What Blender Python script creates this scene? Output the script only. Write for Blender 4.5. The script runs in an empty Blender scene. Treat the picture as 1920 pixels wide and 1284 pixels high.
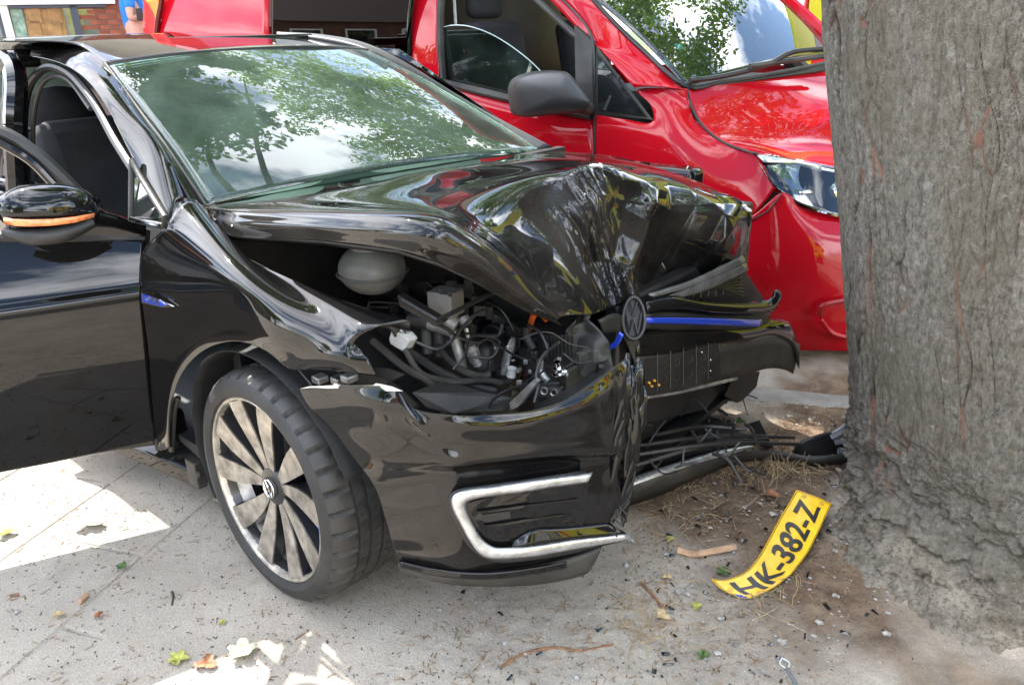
import bpy, bmesh, math, random
import numpy as np
from mathutils import Vector, Matrix, noise
random.seed(7); np.random.seed(7)
SC = bpy.context.scene; COL = SC.collection
PI = math.pi
# ---------------------------------------------------------------- camera
CAMP = np.array([1.6, -1.715, 1.40]); YAW, PIT, ROL, FPX = math.radians(131.4), math.radians(-22.2), math.radians(-1.8), 1430.0
def cam_basis():
    cy, sy, cp, sp = math.cos(YAW), math.sin(YAW), math.cos(PIT), math.sin(PIT)
    f = np.array([cp*cy, cp*sy, sp]); s = np.array([sy, -cy, 0.]); u = np.cross(s, f)
    return f, s*math.cos(ROL)+u*math.sin(ROL), -s*math.sin(ROL)+u*math.cos(ROL)
CF, CS, CU = cam_basis()
cd = bpy.data.cameras.new('camera'); cam = bpy.data.objects.new('camera', cd); COL.objects.link(cam)
cd.sensor_width = 36; cd.lens = 36*FPX/1920; cd.clip_start = .02; cd.clip_end = 2000
cam.matrix_world = Matrix(((CS[0], CU[0], -CF[0], CAMP[0]), (CS[1], CU[1], -CF[1], CAMP[1]), (CS[2], CU[2], -CF[2], CAMP[2]), (0, 0, 0, 1)))
SC.camera = cam
SC.render.resolution_x = 1024; SC.render.resolution_y = 684
SUN_AZ = Vector((-.995, .10, 0)).normalized(); SUN_EL = math.radians(48)
# ---------------------------------------------------------------- sky
w = bpy.data.worlds.new('World'); SC.world = w; w.use_nodes = True
nt = w.node_tree; nt.nodes.clear()
def N(t, ty, **k):
    n = t.nodes.new(ty)
    for a, b in k.items():
        if a in n.inputs: n.inputs[a].default_value = b
        else: setattr(n, a, b)
    return n
sky = N(nt, 'ShaderNodeTexSky', sky_type='NISHITA', sun_disc=False, sun_elevation=SUN_EL, sun_rotation=math.atan2(SUN_AZ.x, SUN_AZ.y), air_density=1.0, dust_density=.8, ozone_density=1.5)
tc = N(nt, 'ShaderNodeTexCoord'); mp = N(nt, 'ShaderNodeMapping'); mp.inputs['Scale'].default_value = (1, 1, 2.2)
nz = N(nt, 'ShaderNodeTexNoise', Scale=2.1, Detail=9, Roughness=.6, Distortion=.3)
cr = N(nt, 'ShaderNodeValToRGB'); cr.color_ramp.elements[0].position = .465; cr.color_ramp.elements[1].position = .60
mx = N(nt, 'ShaderNodeMixRGB'); mx.inputs[2].default_value = (15, 15.5, 16.5, 1)
bg = N(nt, 'ShaderNodeBackground', Strength=.13); wo = N(nt, 'ShaderNodeOutputWorld')
L = nt.links.new
L(tc.outputs['Generated'], mp.inputs[0]); L(mp.outputs[0], nz.inputs['Vector']); L(nz.outputs[0], cr.inputs[0])
L(cr.outputs[0], mx.inputs[0]); L(sky.outputs[0], mx.inputs[1]); L(mx.outputs[0], bg.inputs[0]); L(bg.outputs[0], wo.inputs[0])
# ---------------------------------------------------------------- sun
sl = bpy.data.lights.new('sun', 'SUN'); sl.energy = 4.2; sl.angle = math.radians(.55); sl.color = (1, .95, .87)
so = bpy.data.objects.new('sun', sl); COL.objects.link(so)
SUND = (SUN_AZ*math.cos(SUN_EL)+Vector((0, 0, math.sin(SUN_EL)))).normalized()
so.rotation_euler = SUND.to_track_quat('Z', 'Y').to_euler(); so.location = (0, 0, 20)
vs = SC.view_settings; vs.view_transform = 'Standard'; vs.look = 'None'; vs.gamma = 1; vs.use_curve_mapping = False; vs.exposure = 2.1
# ---------------------------------------------------------------- helpers
def ray(x, y): return CF+CS*((x-960)/FPX)+CU*((642-y)/FPX)
def W(x, y, a='z', v=0.0):          # where the sight line through a photo point meets a plane of the place
    d = ray(x, y); i = 'xyz'.index(a); t = (v-CAMP[i])/d[i]; return CAMP+d*t
def proj(p):
    d = np.asarray(p)-CAMP; z = d@CF; return 960+FPX*(d@CS)/z, 642-FPX*(d@CU)/z
def crm(P, t):                      # catmull-rom through rows P (k,...) at t in 0..1
    k = len(P)-1; f = min(max(t*k, 0), k-1e-9); i = int(f); f -= i
    p1, p2 = P[i], P[i+1]; p0 = P[i-1] if i > 0 else 2*p1-p2; p3 = P[i+2] if i+2 <= k else 2*p2-p1
    return .5*((2*p1)+(-p0+p2)*f+(2*p0-5*p1+4*p2-p3)*f*f+(-p0+3*p1-3*p2+p3)*f**3)
def surf(rows, nu, nv, axis='y', lin=False):
    G = np.array([[W(p[0], p[1], p[3] if len(p) > 3 else axis, p[2]) for p in r] for r in rows])
    A = np.array([crm(G, i/(nu-1)) for i in range(nu)]); A = np.swapaxes(A, 0, 1)
    B = np.array([crm(A, j/(nv-1)) for j in range(nv)]); return np.swapaxes(B, 0, 1)
def lap(A, it):
    A = A.copy()
    for _ in range(it):
        B = A.copy(); B[1:-1, 1:-1] = (A[:-2, 1:-1]+A[2:, 1:-1]+A[1:-1, :-2]+A[1:-1, 2:])/4; A = B
    return A
class MB:
    def __init__(s): s.v = []; s.f = []
    def add(s, V, F):
        o = len(s.v); s.v += [tuple(map(float, p)) for p in V]; s.f += [tuple(o+i for i in f) for f in F]; return s
    def grid(s, A, loop=False):
        n, m = A.shape[:2]; F = []
        for i in range(n-1):
            for j in range(m if loop else m-1):
                k = (j+1) % m; F.append((i*m+j, i*m+k, (i+1)*m+k, (i+1)*m+j))
        return s.add(A.reshape(-1, 3), F)
    def box(s, c, size, ax=None, taper=1):
        ax = np.eye(3) if ax is None else np.array(ax); V = []
        for z in (-.5, .5):
            for x, y in ((-.5, -.5), (.5, -.5), (.5, .5), (-.5, .5)):
                k = taper if z > 0 else 1
                V.append(np.array(c)+ax[0]*x*size[0]*k+ax[1]*y*size[1]*k+ax[2]*z*size[2])
        return s.add(V, [(0, 3, 2, 1), (4, 5, 6, 7), (0, 1, 5, 4), (1, 2, 6, 5), (2, 3, 7, 6), (3, 0, 4, 7)])
    def tube(s, pts, r, n=8, smooth=True, sub=4):
        P = np.array(pts, float)
        if smooth and len(P) > 2: P = np.array([crm(P, t) for t in np.linspace(0, 1, (len(P)-1)*sub+1)])
        R = [r]*len(P) if np.isscalar(r) else np.interp(np.linspace(0, 1, len(P)), np.linspace(0, 1, len(r)), r)
        T = np.gradient(P, axis=0); T /= np.linalg.norm(T, axis=1)[:, None]+1e-12
        a = np.cross(T[0], (0, 0, 1.)); a = a if np.linalg.norm(a) > .1 else np.cross(T[0], (1., 0, 0)); A = []
        for i in range(len(P)):
            a = a-T[i]*(a@T[i]); a /= np.linalg.norm(a); b = np.cross(T[i], a)
            A.append([P[i]+R[i]*(a*math.cos(2*PI*k/n)+b*math.sin(2*PI*k/n)) for k in range(n)])
        o = len(s.v); s.grid(np.array(A), True); e = len(s.v)
        s.f.append(tuple(range(o+n-1, o-1, -1))); s.f.append(tuple(range(e-n, e))); return s
    def prism(s, poly, ext):
        poly = [np.array(p, float) for p in poly]; n = len(poly); ext = np.array(ext, float)
        F = [tuple(range(n)), tuple(range(2*n-1, n-1, -1))]+[(i, n+i, n+(i+1) % n, (i+1) % n) for i in range(n)]
        return s.add(poly+[p+ext for p in poly], F)
    def lathe(s, prof, c, ax, n=32, a0=0, a1=2*PI):     # prof (r, h)
        ax = np.array(ax, float); ax /= np.linalg.norm(ax); a = np.cross(ax, (0, 0, 1.))
        a = a if np.linalg.norm(a) > .1 else np.array([1., 0, 0]); a /= np.linalg.norm(a); b = np.cross(ax, a)
        full = abs(a1-a0-2*PI) < 1e-6; m = n if full else n+1
        A = np.array([[np.array(c)+ax*h+r*(a*math.cos(a0+(a1-a0)*k/n)+b*math.sin(a0+(a1-a0)*k/n)) for k in range(m)] for r, h in prof])
        return s.grid(A, full)
    def ball(s, c, r, n=12, ax=None):
        r = np.array([r]*3 if np.isscalar(r) else r, float); ax = np.eye(3) if ax is None else np.array(ax); A = []
        for i in range(n+1):
            t = PI*i/n
            A.append([np.array(c)+ax.T@(r*np.array([math.sin(t)*math.cos(2*PI*k/(2*n)), math.sin(t)*math.sin(2*PI*k/(2*n)), math.cos(t)])) for k in range(2*n)])
        return s.grid(np.array(A), True)
def parent_loc(p): return Vector((0, 0, 0)) if p is None else Vector(p.get('_w', (0, 0, 0)))
def emit(name, mb, mat, parent=None, smooth=True, thick=0, bevel=0, label=None, angle=40, off=-1, subsurf=0):
    me = bpy.data.meshes.new(name); w0 = parent_loc(parent)
    me.from_pydata([(x-w0.x, y-w0.y, z-w0.z) for x, y, z in mb.v], [], mb.f); me.update()
    bm = bmesh.new(); bm.from_mesh(me); bmesh.ops.remove_doubles(bm, verts=bm.verts, dist=1e-6)
    bmesh.ops.recalc_face_normals(bm, faces=bm.faces); bm.to_mesh(me); bm.free()
    if mat: me.materials.append(mat)
    if smooth: me.shade_smooth(); me.set_sharp_from_angle(angle=math.radians(angle))
    o = bpy.data.objects.new(name, me); COL.objects.link(o)
    if parent: o.parent = parent; o['_w'] = tuple(w0)
    if thick: m = o.modifiers.new('s', 'SOLIDIFY'); m.thickness = thick; m.offset = off
    if bevel: m = o.modifiers.new('b', 'BEVEL'); m.width = bevel; m.segments = 2; m.limit_method = 'ANGLE'
    if subsurf: m = o.modifiers.new('u', 'SUBSURF'); m.levels = m.render_levels = subsurf
    if label: o['label'] = label
    return o
def thing(name, label, cat, loc=(0, 0, 0), group=None):
    o = bpy.data.objects.new(name, None); COL.objects.link(o); o.location = loc; o['_w'] = tuple(float(c) for c in loc)
    o.empty_display_size = .1; o['label'] = label; o['category'] = cat
    if group: o['group'] = group
    return o
def tag(o, label, cat, group=None):
    o['label'] = label; o['category'] = cat
    if group: o['group'] = group
    return o
def struct(o, k='structure'): o['kind'] = k; return o
# ---------------------------------------------------------------- materials
def mat(name, col, rough=.5, metal=0, coat=0, var=0, vs_=8, bump=0, bs=60, col2=None, spec=None, rv=0, stretch=None, dust=0, dcol=(.32, .27, .2), distort=0, detail=6, lo=.35, hi=.65):
    m = bpy.data.materials.new(name); m.use_nodes = True; t = m.node_tree; b = t.nodes['Principled BSDF']; l = t.links.new
    b.inputs['Roughness'].default_value = rough; b.inputs['Metallic'].default_value = metal; b.inputs['Coat Weight'].default_value = coat; b.inputs['Coat Roughness'].default_value = .02
    if spec is not None: b.inputs['Specular IOR Level'].default_value = spec
    c = tuple(col)+(1,); b.inputs['Base Color'].default_value = c
    tc = N(t, 'ShaderNodeTexCoord'); mp = N(t, 'ShaderNodeMapping'); l(tc.outputs['Object'], mp.inputs[0])
    if stretch: mp.inputs['Scale'].default_value = stretch
    out = None
    if var or col2:
        n = N(t, 'ShaderNodeTexNoise', Scale=vs_, Detail=detail, Roughness=.6, Distortion=distort); l(mp.outputs[0], n.inputs['Vector'])
        r = N(t, 'ShaderNodeValToRGB'); l(n.outputs[0], r.inputs[0]); e = r.color_ramp.elements; e[0].position = lo; e[1].position = hi
        if col2: e[0].color = c; e[1].color = tuple(col2)+(1,)
        else: e[0].color = tuple(x*(1-var) for x in col)+(1,); e[1].color = tuple(min(1, x*(1+var)) for x in col)+(1,)
        out = r.outputs[0]
    rs = None
    if dust:
        n = N(t, 'ShaderNodeTexNoise', Scale=4, Detail=5); l(tc.outputs['Object'], n.inputs['Vector'])
        n2 = N(t, 'ShaderNodeTexNoise', Scale=700, Detail=2); l(tc.outputs['Object'], n2.inputs['Vector'])
        a = N(t, 'ShaderNodeMath', operation='MULTIPLY'); l(n.outputs[0], a.inputs[0]); l(n2.outputs[0], a.inputs[1])
        r = N(t, 'ShaderNodeMapRange'); l(a.outputs[0], r.inputs[0]); r.inputs[1].default_value = .18; r.inputs[2].default_value = .45; r.inputs[4].default_value = dust
        mxx = N(t, 'ShaderNodeMixRGB'); l(r.outputs[0], mxx.inputs[0]); mxx.inputs[2].default_value = tuple(dcol)+(1,)
        if out: l(out, mxx.inputs[1])
        else: mxx.inputs[1].default_value = c
        out = mxx.outputs[0]
        q = N(t, 'ShaderNodeMapRange'); l(r.outputs[0], q.inputs[0]); q.inputs[2].default_value = max(dust, .01); q.inputs[3].default_value = 1*coat; q.inputs[4].default_value = .6*coat
        if coat: l(q.outputs[0], b.inputs['Coat Weight'])
    if out: l(out, b.inputs['Base Color'])
    if rv:
        n = N(t, 'ShaderNodeTexNoise', Scale=9, Detail=6); l(tc.outputs['Object'], n.inputs['Vector'])
        r = N(t, 'ShaderNodeMapRange'); l(n.outputs[0], r.inputs[0]); r.inputs[1].default_value = .3; r.inputs[2].default_value = .7; r.inputs[3].default_value = max(0, rough-rv); r.inputs[4].default_value = min(1, rough+rv); l(r.outputs[0], b.inputs['Roughness'])
    if bump:
        n = N(t, 'ShaderNodeTexNoise', Scale=bs, Detail=7, Roughness=.65); l(mp.outputs[0], n.inputs['Vector'])
        bp = N(t, 'ShaderNodeBump', Strength=1, Distance=bump); l(n.outputs[0], bp.inputs['Height']); l(bp.outputs[0], b.inputs['Normal'])
    return m
def glass(name, tint=(.75, .85, .8), ior=1.5, boost=1.0, rough=0.0, dirt_haze=0.0):
    m = bpy.data.materials.new(name); m.use_nodes = True; t = m.node_tree; t.nodes.clear(); l = t.links.new
    o = N(t, 'ShaderNodeOutputMaterial'); tr = N(t, 'ShaderNodeBsdfTransparent'); tr.inputs[0].default_value = tuple(tint)+(1,)
    gl = N(t, 'ShaderNodeBsdfGlossy', Roughness=rough); fr = N(t, 'ShaderNodeFresnel', IOR=ior)
    ml = N(t, 'ShaderNodeMath', operation='MULTIPLY', use_clamp=True); ml.inputs[1].default_value = boost; l(fr.outputs[0], ml.inputs[0])
    mx = N(t, 'ShaderNodeMixShader'); l(ml.outputs[0], mx.inputs[0]); l(tr.outputs[0], mx.inputs[1]); l(gl.outputs[0], mx.inputs[2]); last = mx
    if dirt_haze:
        df = N(t, 'ShaderNodeBsdfDiffuse'); df.inputs[0].default_value = (.42, .55, .46, 1); tc = N(t, 'ShaderNodeTexCoord')  # dirt film coloured pale green, so it also paints haze on the glass
        n = N(t, 'ShaderNodeTexNoise', Scale=5, Detail=8, Distortion=.6); l(tc.outputs['Object'], n.inputs['Vector'])
        r = N(t, 'ShaderNodeMapRange'); l(n.outputs[0], r.inputs[0]); r.inputs[1].default_value = .35; r.inputs[2].default_value = .75; r.inputs[3].default_value = dirt_haze*.3; r.inputs[4].default_value = dirt_haze
        m2 = N(t, 'ShaderNodeMixShader'); l(r.outputs[0], m2.inputs[0]); l(last.outputs[0], m2.inputs[1]); l(df.outputs[0], m2.inputs[2]); last = m2
    l(last.outputs[0], o.inputs[0]); return m
PAINT = mat('black_paint', (.0035, .0035, .004), .25, 0, 1, dust=.022, spec=0)
PAINTH = mat('black_paint_dusty', (.0035, .0035, .004), .25, 0, 1, dust=.20, dcol=(.26, .23, .19), spec=0)
PAINTC = mat('black_paint_scuffed', (.004, .004, .0045), .25, 0, 1, dust=.03, spec=0)
GLOSSB = mat('gloss_black', (.005, .005, .006), .12, 0, 1, dust=.02, spec=0)
PLAST = mat('black_plastic', (.012, .012, .013), .45, var=.4, bump=.0006, bs=300, dust=.04)
PLASTD = mat('grey_plastic_dirty', (.022, .0215, .02), .55, var=.5, bump=.001, bs=80, dust=.13)
RUB = mat('tyre_rubber', (.014, .014, .015), .62, var=.3, bump=.0006, bs=200, dust=.10, dcol=(.22, .19, .15))
RUBT = mat('tyre_tread', (.018, .018, .018), .55, var=.3, bump=.001, bs=150, dust=.2, dcol=(.27, .24, .2))
RIM = mat('machined_alloy', (.40, .365, .32), .40, .8, 0, var=.45, vs_=22, bump=.0003, bs=120, rv=.12)
RIMB = mat('rim_black', (.010, .011, .014), .3, .1, .25, dust=.06)
CHROME = mat('chrome', (.78, .79, .8), .12, 1, 0, rv=.08)
CHROMED = mat('chrome_scuffed', (.6, .61, .62), .32, .8, 0, var=.3, vs_=30, bump=.0006, bs=90, rv=.15, dust=.1)
ALU = mat('aluminium', (.42, .42, .41), .42, .8, var=.35, vs_=25, bump=.0008, bs=90)
STEEL = mat('steel_dark', (.06, .06, .062), .45, .5, var=.5, vs_=12, bump=.001, bs=60, dust=.2)
STEELW = mat('torn_plastic_edge', (.55, .54, .5), .5, var=.2, bump=.001, bs=150)
BLUE = mat('blue_strip', (.015, .06, .55), .25, .2, 1)
BLUEC = mat('blue_caliper', (.01, .07, .6), .3, .1, .6)
ORANGE = mat('orange_cable', (.55, .09, .015), .4, var=.3)
LAMPO = mat('indicator_orange', (.75, .24, .08), .2, 0, .8, var=.3, vs_=60)
TANK = mat('coolant_tank', (.20, .197, .185), .38, var=.25, vs_=10, bump=.0006, bs=60, dust=.2)
WHITEP = mat('white_plastic', (.6, .6, .58), .4, var=.25, vs_=20)
LINER = mat('liner_black', (.006, .006, .006), .8, bump=.002, bs=40)
TRIMG = mat('trim_grey', (.07, .072, .075), .3, coat=.5, var=.4, vs_=20, dust=.15)
CLOTH = mat('seat_fabric', (.02, .02, .022), .9, var=.3, bump=.001, bs=400)
BAG = mat('airbag_cloth', (.62, .66, .6), .85, var=.1, bump=.004, bs=14)
DASH = mat('dashboard', (.03, .032, .034), .7, bump=.0006, bs=300)
PINK = mat('maroon_trim', (.14, .06, .06), .7)
WSG = glass('windscreen_glass', (.72, .90, .81), 1.52, 1.8, dirt_haze=.10)
SIDEG = glass('side_glass', (.55, .68, .63), 1.5, 1.6)
TINTG = glass('tinted_glass', (.03, .03, .035), 1.5, 1.5)
VANG = glass('van_glass', (.6, .74, .7), 1.5, 2.2, dirt_haze=.03)
LENS = glass('lamp_lens', (.9, .93, .95), 1.5, 1.8)
RED = mat('red_paint', (.44, .004, .012), .3, 0, .75, dust=.01, spec=0)
# ================================================================ GROUND
from math import sin, cos, radians
def hfun(x, y):                     # relief of the ground near the tree
    d = math.hypot(x-TBX, y-TBY)
    e = max(0, 1-d/1.25)
    n = noise.noise(Vector((x*2.3, y*2.3, 0)))
    soil = min(1, max(0, (x-.35+.25*n)/.35))*min(1, max(0, (y+1.0)/.3+x*.6))
    h = soil*(.012*noise.noise(Vector((x*5, y*5, 3)))+.006*noise.noise(Vector((x*19, y*19, 5)))+.0035*noise.noise(Vector((x*60, y*60, 9))))
    h += .15*e**1.7+e*.02*noise.noise(Vector((x*8, y*8, 1)))+e*.012*noise.noise(Vector((x*22, y*22, 2)))
    return h, soil
TBX, TBY = 1.72, .62                # tree foot
def ground_mat(name, soil=False):
    m = bpy.data.materials.new(name); m.use_nodes = True; t = m.node_tree; b = t.nodes['Principled BSDF']; l = t.links.new
    b.inputs['Roughness'].default_value = .92; b.inputs['Specular IOR Level'].default_value = .15
    tc = N(t, 'ShaderNodeTexCoord'); V = tc.outputs['Object']
    def ns(s, d=6, r=.6, dist=0):
        n = N(t, 'ShaderNodeTexNoise', Scale=s, Detail=d, Roughness=r, Distortion=dist); l(V, n.inputs['Vector']); return n.outputs[0]
    def ramp(inp, a, b_, ca, cb):
        r = N(t, 'ShaderNodeValToRGB'); l(inp, r.inputs[0]); e = r.color_ramp.elements; e[0].position = a; e[1].position = b_; e[0].color = tuple(ca)+(1,); e[1].color = tuple(cb)+(1,); return r.outputs[0]
    def mix(f, a, c):
        x = N(t, 'ShaderNodeMixRGB'); l(f, x.inputs[0])
        for i, q in ((1, a), (2, c)):
            if isinstance(q, tuple): x.inputs[i].default_value = q+(1,)
            else: l(q, x.inputs[i])
        return x.outputs[0]
    W0, B0 = (0, 0, 0), (1, 1, 1)
    c = ramp(ns(3.2, 8, .65), .3, .7, (.315, .27, .22), (.425, .38, .32))
    c = mix(ramp(ns(260, 3), .56, .66, W0, B0), c, (.5, .47, .43))
    c = mix(ramp(ns(330, 2), .62, .70, W0, (.8,)*3), c, (.08, .065, .05))
    c = mix(ramp(ns(75, 3), .66, .72, W0, (.7,)*3), c, (.14, .09, .06))
    c = mix(ramp(ns(1.6, 9, .72, 1.2), .50, .72, W0, (.55,)*3), c, (.17, .135, .10))
    c = mix(ramp(ns(30, 7, .75, .6), .60, .74, W0, (.6,)*3), c, (.20, .13, .085))
    if soil:
        at = N(t, 'ShaderNodeAttribute', attribute_name='soil'); 
        d = ramp(ns(9, 8, .7, .5), .35, .68, (.075, .047, .032), (.25, .185, .13))
        d = mix(ramp(ns(120, 4), .52, .62, W0, B0), d, (.17, .11, .07))
        mm = N(t, 'ShaderNodeMath', operation='MULTIPLY'); l(at.outputs['Fac'], mm.inputs[0]); mm.inputs[1].default_value = 1
        c = mix(mm.outputs[0], c, d)
    l(c, b.inputs['Base Color'])
    n1, n2 = ns(180, 5, .7), ns(24, 6)
    a = N(t, 'ShaderNodeMath', operation='ADD'); l(n1, a.inputs[0]); l(n2, a.inputs[1])
    bp = N(t, 'ShaderNodeBump', Strength=1, Distance=.004); l(a.outputs[0], bp.inputs['Height']); l(bp.outputs[0], b.inputs['Normal'])
    return m
GSAND = ground_mat('sandy_concrete'); GSOIL = ground_mat('soil_and_sand', True)
GRASS = mat('grass_far', (.05, .08, .02), .95, var=.5, vs_=1.5, bump=.05, bs=8)
ASPH = mat('red_asphalt', (.11, .075, .072), .9, var=.35, vs_=3, bump=.004, bs=160, col2=(.19, .145, .14), lo=.4, hi=.7)
KERB = mat('kerb_stone', (.24, .22, .2), .9, var=.25, vs_=7, bump=.003, bs=120)
m_ = MB().add([(-300, -300, -.16), (300, -300, -.16), (300, 300, -.16), (-300, 300, -.16)], [(0, 1, 2, 3)])
struct(emit('ground', m_, GRASS, smooth=False))
RD = np.array([.92, .39]); RD /= np.linalg.norm(RD); RN = np.array([-RD[1], RD[0]])      # road direction, and across it
R0 = np.array([.42, .93])
def rp(a, b, z): q = R0+RD*a+RN*b; return (q[0], q[1], z)
m_ = MB().add([rp(-60, .155, -.035), rp(60, .155, -.035), rp(60, 6.5, -.05), rp(-60, 6.5, -.05)], [(0, 1, 2, 3)])
struct(emit('road', m_, ASPH, smooth=False))
m_ = MB().add([rp(-60, 6.5, -.02), rp(60, 6.5, -.02), rp(60, 40, .1), rp(-60, 40, .1)], [(0, 1, 2, 3)])
struct(emit('far_pavement', m_, KERB, smooth=False))
kroot = struct(emit('kerb', MB().box((0, 0, -.12), (120, .16, .1), [list(RD)+[0], list(RN)+[0], [0, 0, 1]]), KERB, smooth=False)); kroot.location = (R0[0]+RN[0]*.07, R0[1]+RN[1]*.07, 0)
kb = MB(); kb.box((0, 0, -.05), (.99, .145, .1)); k0 = None
for i in range(-7, 8):
    if k0 is None: k0 = emit('kerb_stone', kb, KERB, kroot, bevel=.008); o = k0
    else: o = k0.copy(); COL.objects.link(o)
    o.location = (RD[0]*(i+.3), RD[1]*(i+.3), random.uniform(-.004, .004)); o.rotation_euler.z = math.atan2(RD[1], RD[0])
# pavement (sand base) : heightfield, with slabs as pieces
def hgrid(x0, x1, y0, y1, nx, ny, zoff=0):
    A = np.zeros((nx, ny, 3)); S = np.zeros(nx*ny)
    for i in range(nx):
        for j in range(ny):
            x, y = x0+(x1-x0)*i/(nx-1), y0+(y1-y0)*j/(ny-1); h, s = hfun(x, y); b = (x-R0[0])*RN[0]+(y-R0[1])*RN[1]
            if b > 0: h = -.02
            A[i, j] = (x, y, h+zoff); S[i*ny+j] = s
    return A, S
A, S = hgrid(-.2, 2.4, -1.45, 1.9, 420, 500, .004)
o = emit('soil', MB().grid(A), GSOIL); struct(o)
def brown(x, y):
    n = noise.noise(Vector((x*3, y*3, 2)))*.22+noise.noise(Vector((x*11, y*11, 2)))*.12
    a = min(1, max(0, (x-.42+n)/.22)); b = min(1, max(0, (y+.22+.28*(x-.9)+n)/.24)); d = math.hypot(x-TBX, y-TBY)
    return .9*a*b*min(1, max(0, (d-.62+n*.5)/.15))+.10*a
def soil_attr(o, S=None):
    at = o.data.attributes.new('soil', 'FLOAT', 'POINT')
    at.data.foreach_set('value', [brown(v.co.x, v.co.y) for v in o.data.vertices])
soil_attr(o)
m_ = MB(); P0 = [rp(-60, 0, -.004), rp(60, 0, -.004), rp(60, -30, -.004), rp(-60, -30, -.004)]; m_.add(P0, [(0, 1, 2, 3)])
pav = struct(emit('pavement', m_, GSAND, smooth=False))
SLW = .40; sd = MB().box((0, 0, -.02), (SLW-.007, .60-.007, .04)); s0 = None; cnt = 0
ang = math.atan2(W(210, 905)[1]-W(110, 975)[1], W(210, 905)[0]-W(110, 975)[0])
dx = np.array([cos(ang), sin(ang)]); dy = np.array([-dx[1], dx[0]]); org = W(210, 905)[:2]
for i in range(-9, 9):
    for j in range(-5, 7):
        c = org+dx*(i+.5)*.60+dy*((j+.5)*SLW)+dx*(.3 if j % 2 else 0)
        b = (c[0]-R0[0])*RN[0]+(c[1]-R0[1])*RN[1]
        if b > -.35 or hfun(*c)[1] > .02 or c[0] > .45 or c[0] < -4.5 or c[1] < -2.6: continue
        if c[1] > 1.2: continue
        if s0 is None: s0 = emit('paving_slab', sd, GSAND, pav, bevel=.006); o = s0
        else: o = s0.copy(); COL.objects.link(o)
        o.location = (c[0], c[1], random.uniform(-.0015, .0005)); o.rotation_euler = (random.uniform(-.002, .002), random.uniform(-.002, .002), ang+PI/2)
# ================================================================ TREE
def trunk():
    # left outline of the trunk in the photograph fixes lean and girth
    prof = [(0, 1600, 905), (.35, 1601, 800), (.7, 1592, 640), (1.0, 1577, 430), (1.3, 1553, 200), (1.55, 1540, 0)]
    right = np.array([ray(1600, 600)[1], -ray(1600, 600)[0]]); right /= np.linalg.norm(right)
    zc = []; 
    Tg = W(1603, 905, 'z', .02)[:2]; D = np.linalg.norm(Tg-CAMP[:2])
    for z, px, py in prof:
        # walk along rays until height z
        best = W(px, py, 'z', z) if abs(ray(px, py)[2]) > .02 and z < 1.2 else None
        d = ray(px, py); hd = d[:2]/np.linalg.norm(d[:2]); q = CAMP[:2]+hd*(D+.02)
        zz = CAMP[2]+d[2]*(D+.02)/np.linalg.norm(d[:2]); r = .53+.02*z
        rt = np.array([hd[1], -hd[0]]); zc.append((zz, q+rt*r+hd*.02, r))
    zc.sort(key=lambda a: a[0]); return zc
TP = trunk()
def tcen(z):
    zs = [a[0] for a in TP]
    if z > zs[-1]:
        k = (TP[-1][1]-TP[0][1])/(zs[-1]-zs[0]); c = TP[-1][1]+k*.5*(z-zs[-1]); return c, max(.3, TP[-1][2]-.05*(z-zs[-1]))
    cx = np.interp(z, zs, [a[1][0] for a in TP]); cy = np.interp(z, zs, [a[1][1] for a in TP]); return np.array([cx, cy]), np.interp(z, zs, [a[2] for a in TP])
TBX, TBY = tcen(0)[0]
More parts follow.
